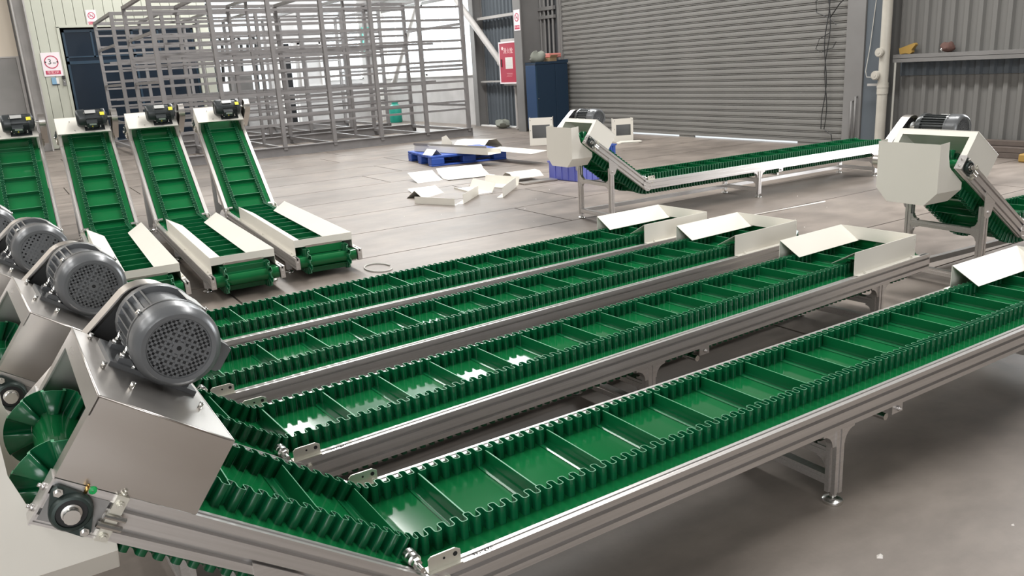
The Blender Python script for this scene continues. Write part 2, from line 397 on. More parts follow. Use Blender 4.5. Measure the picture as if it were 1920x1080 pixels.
# roller door: slats in a frame
d1 = struct('door_1', MB().box((XW-0.02, 13.62, 0), (XW+0.10, 13.70, 3.2)).box((XW-0.02, 6.86, 0), (XW+0.10, 7.14, 3.2)), M['column'])
PITCH = 0.0920
def slat():
    mb = MB(); p = [(0.0, 0.0), (0.0, 0.003), (-0.013, 0.007), (-0.014, 0.016), (-0.003, 0.021), (-0.003, 0.025), (-0.018, 0.030), (-0.020, 0.058), (-0.018, 0.084), (-0.003, 0.089), (0.0, 0.092), (0.006, 0.092), (0.006, 0.0)]
    return mb.prism(list(reversed(p)), -3.26, 3.26, 'y')
for k in range(33):
    obj('slat', slat, M['door'], d1, T(XW+0.03, 10.38, 0.075+k*PITCH), key='slat')
obj('bottom_bar', MB().box((XW-0.0, 7.14, 0.034), (XW+0.05, 13.62, 0.075)).box((XW+.01, 7.3, 0.0), (XW+.04, 7.9, .034)).box((XW+.01, 10.0, 0.0), (XW+.04, 10.35, .034)).box((XW+.01, 12.2, 0.0), (XW+.04, 13.6, .034)), M['door'], d1)
gm = MB()
for k in range(36):
    gm.box((XW-0.012, 13.615, 0.09+k*PITCH), (XW+0.0, 13.64, 0.13+k*PITCH))
obj('guide_teeth', gm, M['zinc'], d1)['kind'] = 'stuff'
obj('side_guide', MB().box((XW-0.03, 13.66, 0), (XW+0.02, 13.74, 3.2)).box((XW-0.035, 7.10, 0), (XW+0.0, 7.14, 3.2)), M['column'], d1)
hcol('trim_5', 9.86, 9.98, 6.56, 6.84, ROOF_Z, M['wall_dark'])
obj('pillar_plate', MB().box((XW-0.06, 6.85, 0), (XW-0.02, 7.12, 3.4)), M['column'], d1)
struct('wall_front', MB().box((-13, -9.15, 0), (-6.2, -9.0, ROOF_Z)).box((-.2, -9.15, 0), (10.2, -9.0, ROOF_Z)).box((-6.2, -9.15, 5.0), (-.2, -9.0, ROOF_Z)), M['wall_grey'])
struct('wall_left', MB().box((-13.15, -9.15, 0), (-13.0, YW+.15, ROOF_Z)), M['wall_grey'])
# ---- back wall, cladding boards each with its joint
wb = struct('wall_back', MB().box((-13, YW+0.03, 0), (1.74, YW+0.15, ROOF_Z)).box((1.74, YW+.03, 2.80), (4.86, YW+.15, 6.2)).box((4.86, YW+.03, 0), (5.10, YW+.15, 6.2))
    .box((5.10, YW+.03, 0), (6.62, YW+.15, 0.95)).box((1.7, YW+.03, 4.2), (9.95, YW+.15, ROOF_Z)).box((6.62, YW+.03, 2.95), (8.2, YW+.15, 4.2)).box((9.3, YW+.03, 2.95), (9.95, YW+.15, 4.2)).box((6.62, YW+.03, 0), (6.86, YW+.15, 2.95)).box((7.34, YW+.03, 0), (8.2, YW+.15, 2.95)).box((6.86, YW+.03, 2.3), (7.34, YW+.15, 2.95))
    .box((8.2, YW+.03, 0), (9.3, YW+.15, 1.2)).box((9.3, YW+.03, 0), (9.95, YW+.15, 2.95)), M['plinth'])
bw = 0.215
x = 1.10
while x < 5.06:
    z0 = 0.02 if (x+bw < 1.75 or x >= 4.85) else 2.83
    obj('board', lambda z0=z0: MB().bbox((0.004, -0.025, z0), (bw-0.004, 0.03, 4.6), 0.005), M['panel'], wb, T(x, YW, 0), key='board%.2f' % z0); x += bw
obj('wall_plaster', MB().box((-6.0, YW-0.04, 2.16), (0.86, YW+.03, 6.0)), M['panel_cream'], wb)
obj('wall_board', MB().bbox((-6.0, YW-0.06, 0.0), (0.80, YW-.02, 2.16), 0.01), M['board'], wb)
obj('board_edge', MB().box((0.80, YW-0.07, 0.0), (0.86, YW-.02, 2.18)).box((-6, YW-.07, 2.15), (0.8, YW-.02, 2.18)), M['column_light'], wb)
struct('trim_6', MB().box((0.90, YW-0.42, 0), (0.93, YW-0.05, 6.2)).box((1.14, YW-.42, 0), (1.17, YW-.05, 6.2)).box((0.93, YW-.25, 0), (1.14, YW-.22, 6.2)), M['column_light'])
# dark doorway with sliding leaves
d2 = struct('door_2', MB().box((1.74, YW-0.04, 2.78), (4.88, YW+.05, 2.84)).box((1.74, YW-.04, 0), (1.80, YW+.05, 2.80)).box((4.80, YW-.04, 0), (4.88, YW+.05, 2.80)), M['panel'])
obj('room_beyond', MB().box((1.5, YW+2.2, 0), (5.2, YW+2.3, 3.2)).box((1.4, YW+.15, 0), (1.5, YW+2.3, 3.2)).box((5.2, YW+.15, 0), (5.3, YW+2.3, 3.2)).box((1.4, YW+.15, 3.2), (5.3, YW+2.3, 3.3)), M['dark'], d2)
for k, (xa, xb) in enumerate(((1.84, 3.30), (3.34, 4.80))):
    lf = obj('leaf_or_shade_sheet', MB().box((xa, YW+.06, 0.04), (xa+.05, YW+.09, 2.74)).box((xb-.05, YW+.06, .04), (xb, YW+.09, 2.74)).box((xa, YW+.06, 1.95), (xb, YW+.09, 2.02)).box((xa, YW+.06, 2.10), (xb, YW+.09, 2.13)).box((xa, YW+.06, .04), (xb, YW+.09, .12)).box((xa, YW+.06, 2.68), (xb, YW+.09, 2.74)).box((xa+.6, YW+.06, 2.1), (xa+.64, YW+.09, 2.7)), M['navy_frame'], d2)
    obj('pane', MB().box((xa+.05, YW+.07, .1), (xb-.05, YW+.08, 2.7)), M['navy'], lf)
window('window_3', 'y', 5.12, 6.60, 0.95, 4.2, 4, 4)
window('window_4', 'y', 8.22, 9.28, 1.20, 4.2, 3, 4)
d3 = struct('door_3', MB().box((6.86, YW-.02, 0), (6.92, YW+.08, 2.3)).box((7.28, YW-.02, 0), (7.34, YW+.08, 2.3)).box((6.86, YW-.02, 2.24), (7.34, YW+.08, 2.3)).box((6.86, YW-.02, 1.0), (7.34, YW+.03, 1.05)), M['white'])
obj('leaf_or_shade_sheet', MB().box((6.92, YW+.2, 0), (7.28, YW+.24, 2.24)), M['dark'], d3)  # near-black sheet stands in for the shaded interior of the open door
struct('trim_7', MB().box((7.46, YW-.02, 1.05), (8.1, YW+.03, 1.10)).box((7.46, YW-.02, 2.2), (8.1, YW+.03, 2.25)).box((7.46, YW-.02, 1.05), (7.51, YW+.03, 2.25)).box((8.05, YW-.02, 1.05), (8.1, YW+.03, 2.25)), M['white'])
# roof with openings for the rooflights and the added fill lights
rf = MB(); xs = [-13]
for x in SKY_X: xs += [x-.5, x+.5]
xs += [10.2]
for i in range(0, len(xs), 2): rf.box((xs[i], -1.4, ROOF_Z), (xs[i+1], YW+.1, ROOF_Z+.06))
for x in SKY_X:
    for y in (-0.6, 6.95, 14.45, 21.9):
        rf.box((x-.5, y, ROOF_Z), (x+.5, y+.5, ROOF_Z+.06))
xs = [-13]
xs = [-13, -7.0, -6.0, -3.5, -2.5, 10.2]
for i in range(0, len(xs), 2): rf.box((xs[i], -9, ROOF_Z), (xs[i+1], -1.4, ROOF_Z+.06))
for x in (-6.5, -3.0): rf.box((x-.5, -9, ROOF_Z), (x+.5, -8.1, ROOF_Z+.06)).box((x-.5, -1.9, ROOF_Z), (x+.5, -1.4, ROOF_Z+.06))
ceil = struct('ceiling', rf, M['roof'])
for x in SKY_X:
    obj('rooflight_sheet', MB().box((x-.5, -1.4, ROOF_Z+.02), (x+.5, 21.9, ROOF_Z+.03)), M['white'], ceil)
for x in (-6.5, -3.0): obj('rooflight_sheet', MB().box((x-.5, -8.3, ROOF_Z+.02), (x+.5, -1.8, ROOF_Z+.03)), M['white'], ceil)  # sheets above the added rear fill lights
for y in (0.5, 7.5, 14.4):
    obj('rafter', MB().box((-13, y-.1, ROOF_Z-.5), (9.9, y+.1, ROOF_Z-.47)).box((-13, y-.012, ROOF_Z-.47), (9.9, y+.012, ROOF_Z-.02)).box((-13, y-.1, ROOF_Z-.03), (9.9, y+.1, ROOF_Z)), M['column'], ceil)

# ================================================================== CONVEYORS
Wd = 0.47; RH = 0.078; RW = 0.03; LI = 0.755; TH = rad(35.8)
BR = 0.036; SWH = 0.047; SWY = 0.138; WP = 1/30.0
class Path:
    """closed belt loop in the (x, z) plane, travelled tail -> head on top, outward normal on the left"""
    def __init__(s, L, zt, li, th):
        c, sn = math.cos(th), math.sin(th)
        hd = Vector((L+li*c, zt+li*sn)); ux = Vector((c, sn)); uz = Vector((-sn, c))
        hc = hd - ux*0.044 - uz*0.042
        tc = Vector((0.042, zt-0.042))
        zb = tc.y+BR
        s.seg = []
        k = math.tan(th/2)
        # top run with concave fillet
        r1 = 0.12
        p_h = hc+uz*BR                       # tangent point on the incline
        # vertex: intersection of z = zb and incline line through p_h
        q = (p_h.y-zb)/sn; vtx = Vector((p_h.x-q*c, zb))
        a = vtx-Vector((r1*k, 0)); b = vtx+ux*r1*k
        s.line(Vector((tc.x, zb)), a); s.arc(Vector((a.x, zb+r1)), r1, -PI/2, -PI/2+th); s.line(b, p_h)
        s.arc(hc, BR, PI/2+th, -PI/2+th)
        p_h2 = hc-uz*BR; zl = tc.y-BR-0.006; r2 = 0.25
        q = (p_h2.y-zl)/sn; v2 = Vector((p_h2.x-q*c, zl))
        a = v2+ux*r2*k; b = v2-Vector((r2*k, 0))
        s.line(p_h2, a); s.arc(Vector((b.x, zl+r2)), r2, -PI/2+th, -PI/2); s.line(b, Vector((tc.x, zl)))
        s.arc(tc, BR+0.003, -PI/2, -3*PI/2)
        s.len = [g[1] for g in s.seg]; s.total = sum(s.len)
    def line(s, p, q): s.seg.append(('l', (q-p).length, p, q))
    def arc(s, c, r, a0, a1): s.seg.append(('a', abs(a1-a0)*r, c, r, a0, a1))
    def at(s, u):
        u = u % s.total
        for g in s.seg:
            if u <= g[1]+1e-9: break
            u -= g[1]
        if g[0] == 'l':
            d = (g[3]-g[2]).normalized(); p = g[2]+d*u; n = Vector((-d.y, d.x)); return p, d, n
        t = g[4]+(g[5]-g[4])*u/g[1]; e = Vector((math.cos(t), math.sin(t))); p = g[2]+e*g[3]
        n = e if g[5] < g[4] else -e
        d = Vector((n.y, -n.x)); return p, d, n
def _stretch(s, u):
    """1 where the belt wraps a pulley, 0 on the straight runs, blended over 2.5 cm"""
    v = 0
    for k in (-.025, -.0125, 0, .0125, .025):
        w = (u+k) % s.total
        for g in s.seg:
            if w <= g[1]+1e-9: break
            w -= g[1]
        v += (g[0] == 'a' and g[3] < .05)
    return v/5
Path.stretch = _stretch
def belt_mb(P):
    mb = MB(); ss = []; u = 0
    for g in P.seg:
        k = max(2, int(g[1]/0.012)) if g[0] == 'a' else max(2, int(g[1]/0.3))
        ss += [u+g[1]*i/k for i in range(k)]; u += g[1]
    n = len(ss); vs = []; fs = []; t = 0.003; hw = 0.200
    for q in ss:
        p, d, nn = P.at(q)
        for h, y in ((0, -hw), (0, hw), (-t, hw), (-t, -hw)):
            w = p+nn*h; vs.append((w.x, y, w.y))
    for i in range(n):
        j = (i+1) % n
        for k in range(4):
            l = (k+1) % 4; fs.append((i*4+l, i*4+k, j*4+k, j*4+l))
    return mb.add(vs, fs, None, True)
def sidewall_mb(P, yc):
    nw = int(round(P.total/WP)); p = P.total/nw; ns = 16; N = nw*ns; A = 0.0150; kx = p*0.098; th = 0.0011
    cur = []
    for i in range(N):
        ph = 2*PI*i/ns; cur.append((i*p/ns - kx*math.sin(2*ph), A*math.tanh(1.25*math.sin(ph))/math.tanh(1.25)))
    vs = []; fs = []
    for i in range(N):
        s0, y0 = cur[i-1]; s1, y1 = cur[(i+1) % N]
        if i == 0: s0 -= P.total
        if i == N-1: s1 += P.total
        ds, dy = s1-s0, y1-y0; l = math.hypot(ds, dy); ns_, ny_ = -dy/l*th, ds/l*th
        sc, yy = cur[i]
        for sg in (1, -1):
            pp, d, nn = P.at(sc+ns_*sg); fl_ = P.stretch(sc)
            for h in (0.0, SWH):
                y = yc+yy*(1-(.62 if h else .25)*fl_)+ny_*sg
                w = pp+nn*h; vs.append((w.x, y, w.y))
    # per sample: 0 out-base 1 out-top 2 in-base 3 in-top
    for i in range(N):
        j = (i+1) % N; a, b = i*4, j*4
        fs += [(a, a+1, b+1, b), (a+1, a+3, b+3, b+1), (a+3, a+2, b+2, b+3)]
    mb = MB().add(vs, fs, None, True); mb.mi = [i % 3 == 1 for i in range(len(fs))]; mb.ang = 85; return mb
def cleat_mb():
    prof = [(-0.013, 0), (0.030, 0), (0.030, 0.0025), (0.024, 0.0035), (0.004, 0.0035), (0.0025, 0.008), (0.0018, 0.040), (-0.0018, 0.040), (-0.0025, 0.008), (-0.005, 0.0035), (-0.013, 0.002)]
    mb = MB().prism(list(reversed(prof)), -0.128, 0.128, 'y')
    mb.mi = [max(mb.v[i].z for i in f) > .0399 and min(mb.v[i].z for i in f) > .0399 for f in mb.f]; return mb
def rail_profile():
    """outer face at y = 0 (slots), inner at y = RW; z from -RH to 0; returns closed loop (y, z)"""
    d = 0.013
    o = [(0.0, 0.0), (0.0105, 0.0), (0.0125, -0.003), (0.0175, -0.003), (0.0195, 0.0), (RW, 0.0), (RW, -RH), (0.0195, -RH), (0.0175, -RH+.003), (0.0125, -RH+.003), (0.0105, -RH), (0.0, -RH),
         (0.0, -RH+0.0155), (d, -RH+0.0155), (d, -RH+0.0265), (0.0, -RH+0.0265), (0.0, -0.0265), (d, -0.0265), (d, -0.0155), (0.0, -0.0155)]
    return o
def rail_mb(side, x0, x1, m0, m1):
    """rail along local x, top at z=0; ends sheared: x = x_end + m*z (mitre). side=+1 left, -1 right"""
    pr = rail_profile(); n = len(pr); vs = []
    for xe, mm in ((x0, m0), (x1, m1)):
        for y, z in pr:
            vs.append((xe+mm*z, side*(Wd/2-y), z))
    fs = [(i, (i+1) % n, n+(i+1) % n, n+i) for i in range(n)] if side < 0 else [((i+1) % n, i, n+i, n+(i+1) % n) for i in range(n)]
    fs += [tuple(range(n)) if side > 0 else tuple(reversed(range(n))), tuple(range(n, 2*n)) if side < 0 else tuple(reversed(range(n, 2*n)))]
    return MB().add(vs, fs)
def post_mb(z0, z1, w=0.036):
    """slotted square profile post"""
    h = w/2; g = 0.004; d = 0.006
    q = []
    for k in range(4):
        a = k*PI/2; ca, sa = math.cos(a), math.sin(a)
        for p in ((h, -h), (h, -g), (h-d, -g), (h-d, g), (h, g)): q.append((p[0]*ca-p[1]*sa, p[0]*sa+p[1]*ca))
    return MB().prism(list(reversed(q)), z0, z1, 'z')
def bolt(mb, c, d, r=0.006, h=0.005, M4=None):
    c = Vector(c); d = Vector(d); mb.cyl(c, c+d*h, r, 6, M4); mb.cyl(c+d*h, c+d*(h+0.005), r*0.55, 8, M4)
def fillet_gusset(mb, cx, cz, sx, size, y0, y1, M4=None):
    """concave corner gusset: right angle at (cx, cz) opening towards (sx, -1)"""
    pts = [(cx, cz), (cx+sx*size, cz)]
    for i in range(7):
        a = PI/2*i/6; pts.append((cx+sx*(size-(size*0.8)*math.sin(a)), cz-(size-(size*0.8)*math.cos(a)) if False else cz-size*0.2-(size*0.8)*(1-math.cos(a))))
    pts += [(cx, cz-size)]
    if sx < 0: pts = list(reversed(pts))
    mb.prism(list(reversed(pts)), y0, y1, 'y', M4)

def conveyor(label, group, x0, y0, yaw, kind, phase=0.13):
    """local frame: x from the tail to the head, y to the left (fan side), origin under the tail end"""
    B = kind == 'B'
    L = 2.55 if B else 3.29
    li = 1.40 if B else LI
    th = rad(36.3) if B else TH
    z0 = 0.082 if B else 0.25
    zt = z0+RH
    t = thing('belt_conveyor', label, 'conveyor', (x0, y0, 0), rad(90-yaw), group)
    c, sn = math.cos(th), math.sin(th)
    HM = T(L+li*c, 0, zt+li*sn) @ Matrix.Rotation(-th, 4, 'Y')
    K = 'B' if B else 'A'
    sheet = M['steel'] if kind == 'A' else M['cream']
    mot = M['motor_dark'] if B else M['motor']
    k2 = math.tan(th/2)
    # --- rails
    for sd, nm in ((1, 'l'), (-1, 'r')):
        obj('side_rail', lambda: rail_mb(sd, 0, L, 0, -k2), M['alu'], t, T(0, 0, zt), key=K+'rail'+nm)
        obj('incline_rail', lambda: rail_mb(sd, 0, li, k2, 0), M['alu'], t, T(L, 0, zt) @ Matrix.Rotation(-th, 4, 'Y'), key=K+'inc'+nm)
    # --- belt with its sidewalls and cleats
    P = CACHE.setdefault('path'+K, Path(L, zt, li, th))
    bl = obj('belt', lambda: belt_mb(P), M['belt'], t, key=K+'belt')
    for sd in (1, -1):
        obj('corrugated_sidewall', lambda: sidewall_mb(P, sd*SWY), M['sidewall'], bl, key=K+'sw%d' % sd)
    n = int(round(P.total/0.2)); pitch = P.total/n
    for i in range(n):
        p, d, nn = P.at(phase-0.042+i*pitch)
        mx = Matrix(((d.x, 0, nn.x, p.x), (0, 1, 0, 0), (d.y, 0, nn.y, p.y), (0, 0, 0, 1)))
        obj('cleat', cleat_mb, M['cleat'], bl, mx, key='cleat')
    # --- pulleys
    obj('tail_pulley', lambda: MB().cyl((0.042, -0.2, zt-.042), (0.042, 0.2, zt-.042), 0.031, 20), M['alu_dark'], t, key=K+'tp')
    obj('head_pulley', lambda: MB().cyl((-0.044, -0.2, -.042), (-0.044, 0.2, -.042), 0.031, 20).cyl((-0.044, -0.27, -.042), (-0.044, 0.268, -.042), 0.0125, 12), M['zinc'], t, HM, key=K+'hp')
    # --- tail end caps with a slot and a bolt
    for sd in (1, -1):
        def cap():
            mb = MB().box((-0.004, sd*0.205, zt-RH), (0, sd*0.235, zt))
            bolt(mb, (-0.004, sd*0.22, zt-0.03), (-1, 0, 0), 0.008); bolt(mb, (-0.004, sd*0.22, zt-0.062), (-1, 0, 0), 0.006)
            return mb
        ec = obj('end_cap', cap, M['alu'], t, key=K+'cap%d' % sd)
        obj('slot', lambda: MB().box((-0.0045, sd*0.215, zt-.014), (-0.003, sd*0.225, zt+.0002)).box((0.01, sd*0.216, zt-.001), (0.05, sd*0.224, zt+.0006)), M['hole'], ec, key=K+'cslot%d' % sd)
    # --- bend: side plates, upright brackets and hold-down rollers
    for sd in (1, -1):
        def bend():
            mb = MB(); yo = sd*Wd/2; y1 = sd*(Wd/2+0.004)
            mb.prism(circ(L+0.005, zt-0.042, 0.047, 20) if sd > 0 else circ(L+.005, zt-.042, .047, 20), yo, y1, 'y')
            for a in range(6):
                an = a*PI/3+.3; bolt(mb, (L+.005+.032*math.cos(an), y1, zt-.042+.032*math.sin(an)), (0, sd, 0), 0.0055)
            return mb
        obj('bend_plate', bend, M['alu'], t, key=K+'bend%d' % sd)
        def brk():
            ya = sd*(Wd/2-0.012); mb = MB()
            pl = [(L-0.085, zt+.002), (L-0.008, zt+.002), (L-0.008, zt+.030), (L-0.015, zt+.036), (L-0.072, zt+.036), (L-0.085, zt+.028)]
            mb.prism(list(reversed(pl)), ya-.0015, ya+.0015, 'y')
            mb.box((L-0.085, sd*(Wd/2-.03), zt), (L-0.005, sd*(Wd/2), zt+.003))
            bolt(mb, (L-.07, sd*(Wd/2-.022), zt+.003), (0, 0, 1), 0.006); bolt(mb, (L-.02, sd*(Wd/2-.022), zt+.003), (0, 0, 1), .006)
            bolt(mb, (L-.045, sd*(Wd/2+.0), zt-.02), (0, sd, 0), .008)
            return mb
        b = obj('upright_bracket', brk, M['bracket'], t, key=K+'brk%d' % sd)
        obj('bracket_hole', lambda: MB().cyl((L-.072, sd*(Wd/2-.0142), zt+.022), (L-.072, sd*(Wd/2-.0098), zt+.022), .0055, 10).cyl((L-.045, sd*(Wd/2-.0142), zt+.022), (L-.045, sd*(Wd/2-.0098), zt+.022), .003, 8), M['hole'], b, key=K+'bh%d' % sd)
        def roll():
            mb = MB(); cx, cz = L+.012, zt+.024
            mb.lathe([(0, .002), (0, .013), (.002, .0155), (.016, .0155), (.018, .013), (.020, .013), (.022, .0155), (.034, .0155), (.036, .013), (.036, .002)], (cx, sd*0.166, cz), (0, sd, 0), 20)
            mb.cyl((cx, sd*.2, cz), (cx, sd*.24, cz), .006, 10); mb.cyl((cx, sd*.204, cz), (cx, sd*.214, cz), .0115, 6)
            return mb
        obj('hold_down_roller', roll, M['zinc'], t, key=K+'roll%d' % sd)
    # --- head hood
    hood_mat = sheet
    HL, HH, tk = 0.236, 0.142, 0.0025
    YR = -0.215
    def hood():
        mb = MB(); w = Wd/2+.001
        mb.box((-HL, YR, HH-tk), (0, w, HH))                               # top sheet
        mb.box((-HL, w-tk, 0.001), (0, w, HH)); mb.box((-HL, YR, .001), (0, YR+tk, HH))
        return mb
    hd = obj('head_hood', hood, hood_mat, t, HM, key=K+'hood')
    def flange():
        mb = MB(); w = Wd/2+.001; f = 0.034
        mb.box((-tk, YR, HH-f), (0.0005, w, HH+.0005)); mb.box((-tk, YR, .001), (.0005, YR+f, HH-f)); mb.box((-tk, w-f, .001), (.0005, w+.0005, HH-f))
        return mb
    obj('front_flange', flange, hood_mat, hd, key=K+'flange')
    def rear():
        mb = MB(); w = Wd/2+.001
        mb.box((-HL+.0005, YR+.003, HH-.014), (-HL+.002, w-.003, HH-.003)); mb.box((-HL+.0005, w-.024, .002), (-HL+.002, w-.003, HH-.01)); mb.box((-HL+.0005, YR+.003, .002), (-HL+.002, YR+.024, HH-.01))
        return mb
    obj('rear_flange', rear, M['steel'] if B else hood_mat, hd, key=K+'rear')
    def lip():
        mb = MB(); w = Wd/2+.001
        mb.cyl((-HL, w-.001, HH-.001), (0, w-.001, HH-.001), .0022, 8); mb.cyl((-.0005, YR, HH-.001), (-.0005, w, HH-.001), .0022, 8)
        mb.cyl((-HL+.001, YR, HH-.001), (-HL+.001, w, HH-.001), .0018, 8)
        return mb
    obj('rolled_edge', lip, M['steel'] if kind == 'A' else M['cream'], hd, key=K+'lip')
    # --- drive motor
    AX, AZ = -0.130, 0.226
    FY = 0.057                       # outer face of the fan cover
    def body():
        mb = MB(); mb.lathe([(0.0, 0.03), (0.0, .066), (.165, .066), (.165, .03)], (AX, FY-.055, AZ), (0, -1, 0), 28)
        for i in range(30):
            an = 2*PI*i/30
            if abs(math.sin(an)+1) < .35: continue
            Rm = Matrix.Translation((AX, 0, AZ)) @ Matrix.Rotation(an, 4, 'Y')
            mb.box((.064, FY-.215, -.0017), (.079, FY-.058, .0017), Rm)
        return mb
    mo = obj('drive_motor', body, M['motor_body'] if kind == 'C' else mot, t, HM, key=K+'motor')
    def fan():
        prof = [(0.0, .068), (0.0, .0795), (.048, .0795), (.060, .0775), (.070, .0705), (.0735, .066), (.073, .058), (.0695, .0565), (.0695, .055), (.066, .055)]
        mb = MB().lathe(prof, (AX, FY-.0735, AZ), (0, 1, 0), 44)
        mb.lathe([(.003, .081), (.010, .081)], (AX, FY-.0735, AZ), (0, 1, 0), 44)
        return mb
    fc = obj('fan_cover', fan, mot, mo, key=K+'fan')
    def grille():
        mb = MB(); g = .0105; r = .0555; yb = FY-.0075
        for i in range(-5, 6):
            u = i*g; hl = math.sqrt(max(0, r*r-u*u))
            mb.box((AX+u-.0028, yb, AZ-hl), (AX+u+.0028, yb+.003, AZ+hl)); mb.box((AX-hl, yb, AZ+u-.0028), (AX+hl, yb+.003, AZ+u+.0028))
        mb.cyl((AX, yb, AZ), (AX, yb+.0036, AZ), .012, 20)
        rr = random.Random(2)
        for i in range(-5, 5):            # most of the lattice is moulded shut, open holes remain near the rim
            for j in range(-5, 5):
                u, v = (i+.5)*g, (j+.5)*g; q = math.hypot(u, v)
                if q < .036 or (q < .050 and rr.random() < .35): mb.box((AX+u-.0042, yb, AZ+v-.0042), (AX+u+.0042, yb+.0014, AZ+v+.0042))
        return mb
    obj('grille', grille, mot, mo, key=K+'grille')
    obj('grille_backing', lambda: MB().cyl((AX, FY-.015, AZ), (AX, FY-.0085, AZ), .055, 32), M['hole'], mo, key=K+'gback')
    obj('centre_hole', lambda: MB().cyl((AX, FY-.0045, AZ), (AX, FY-.0035, AZ), .0045, 12), M['hole'], mo, key=K+'ghole')
    def shield():
        return MB().lathe([(0, .03), (0, .078), (.020, .080), (.030, .076), (.034, .060), (.044, .040), (.050, .026), (.050, .005)], (AX, FY-.213, AZ), (0, -1, 0), 28)
    obj('end_shield', shield, M['motor_body'] if kind == 'C' else mot, mo, key=K+'shield')
    obj('motor_shaft', lambda: MB().cyl((AX, FY-.26, AZ), (AX, -.268, AZ), .0095, 12).lathe([(0, .010), (0, .03), (.012, .03), (.014, .024), (.02, .024), (.022, .030), (.03, .03), (.03, .01)], (AX, -.245, AZ), (0, -1, 0), 20), M['zinc'], mo, key=K+'mshaft')
    YF = (FY-.085, FY-.190)
    def feet():
        mb = MB()
        for yy in YF:
            mb.prism([(AX-.070, .150), (AX+.070, .150), (AX+.070, .159), (AX+.050, .163), (AX+.038, .188), (AX-.038, .188), (AX-.050, .163), (AX-.070, .159)][::-1], yy-.015, yy+.015, 'y')
        mb.box((AX-.085, FY-.225, HH), (AX+.085, FY-.055, HH+.009))
        return mb
    obj('motor_foot', feet, mot, mo, key=K+'feet')
    def mbolts():
        mb = MB()
        for yy in YF:
            for xx in (-.062, .062): bolt(mb, (AX+xx, yy, .159), (0, 0, 1), .0075, .007); mb.cyl((AX+xx, yy, .159), (AX+xx, yy, .186), .0035, 8)
        for xx, yy in ((.10, FY-.23), (.10, FY-.02), (-.075, FY+.03), (.06, FY+.06)): mb.cyl((AX+xx, yy, HH), (AX+xx, yy, HH+.012), .0042, 8)
        for an in (.3, 1.9, 3.5, 5.2): mb.cyl((AX+.0795*math.cos(an), FY-.066, AZ+.0795*math.sin(an)), (AX+.087*math.cos(an), FY-.066, AZ+.087*math.sin(an)), .005, 8)
        return mb
    obj('mounting_bolt', mbolts, M['zinc'], mo, key=K+'mbolts')['kind'] = 'stuff'
    def tbox():
        mb = MB(); x1 = AX-.062; x2 = AX-.112
        mb.prism([(x1, AZ-.032), (x2+.006, AZ-.028), (x2, AZ-.022), (x2, AZ+.022), (x2+.006, AZ+.028), (x1, AZ+.034)][::-1], FY-.165, FY-.075, 'y')
        mb.box((x2-.003, FY-.160, AZ-.024), (x2, FY-.080, AZ+.024))
        mb.cyl((x2+.02, FY-.12, AZ-.030), (x2+.02, FY-.12, AZ-.050), .009, 10)
        return mb
    tb = obj('terminal_box', tbox, mot, mo, key=K+'tbox')
    def plate():
        Rm = Matrix.Translation((AX, 0, AZ)) @ Matrix.Rotation(rad(-98), 4, 'Y')
        return MB().box((.079, FY-.165, -.020), (.081, FY-.075, .020), Rm)
    obj('nameplate', plate, M['label'], mo, key=K+'nplate')
    if B:
        R2 = Matrix.Translation((AX, 0, AZ)) @ Matrix.Rotation(rad(-118), 4, 'Y')
        obj('warning_sticker', lambda: MB().box((.0788, FY-.235, -.016), (.0812, FY-.198, .016), R2), M['yellow'], mo, key='Bstk')
        obj('warning_triangle', lambda: MB().prism([(-.007, -.006), (.007, -.006), (0, .007)], AX-.1156, AX-.1165, 'x', T(0, FY-.12, AZ-.008)), M['yellow'], mo, key='Btri')
        obj('box_label', lambda: MB().box((AX-.1157, FY-.155, AZ+.004), (AX-.115, FY-.095, AZ+.021)), M['label'], mo, key='Blab')
    # --- guard round the drive belt (cup open towards the motor)
    G1, G2, GR = Vector((AX+.006, AZ-.006)), Vector((-0.044, -0.042)), 0.070
    def guard():
        mb = MB(); d = (G1-G2).normalized(); a0 = math.atan2(d.y, d.x)
        loop = circ(G1.x, G1.y, GR, 17, a0-PI/2, a0+PI/2, True)+circ(G2.x, G2.y, .048, 17, a0+PI/2, a0+3*PI/2, True)
        ins = circ(G1.x, G1.y, GR-.0025, 17, a0-PI/2, a0+PI/2, True)+circ(G2.x, G2.y, .0455, 17, a0+PI/2, a0+3*PI/2, True)
        ya, yb = -.238, -.290; n = len(loop)
        vs = [(p[0], ya, p[1]) for p in loop]+[(p[0], yb, p[1]) for p in loop]+[(p[0], ya, p[1]) for p in ins]+[(p[0], yb+.003, p[1]) for p in ins]
        fs = []
        for i in range(n):
            j = (i+1) % n; fs += [(i, j, n+j, n+i), (2*n+j, 2*n+i, 3*n+i, 3*n+j), (j, i, 2*n+i, 2*n+j)]
        mb.add(vs, fs, None, True)
        o = len(mb.v)-4*n
        mb.f.append([o+n+i for i in range(n)]); mb.sm.append(False); mb.f.append([o+3*n+i for i in reversed(range(n))]); mb.sm.append(False)
        return mb
    gd = obj('drive_guard', guard, M['steel'], t, HM, key=K+'guard')
    def vbelt():
        mb = MB(); d = (G1-G2).normalized(); a0 = math.atan2(d.y, d.x); r = .046
        r = .055; lo = circ(G1.x, G1.y, r, 15, a0-PI/2, a0+PI/2, True)+circ(G2.x, G2.y, .036, 15, a0+PI/2, a0+3*PI/2, True)
        return mb.prism(lo[::-1], -.286, -.262, 'y')
    obj('drive_belt', vbelt, M['black'], gd, key=K+'vbelt')
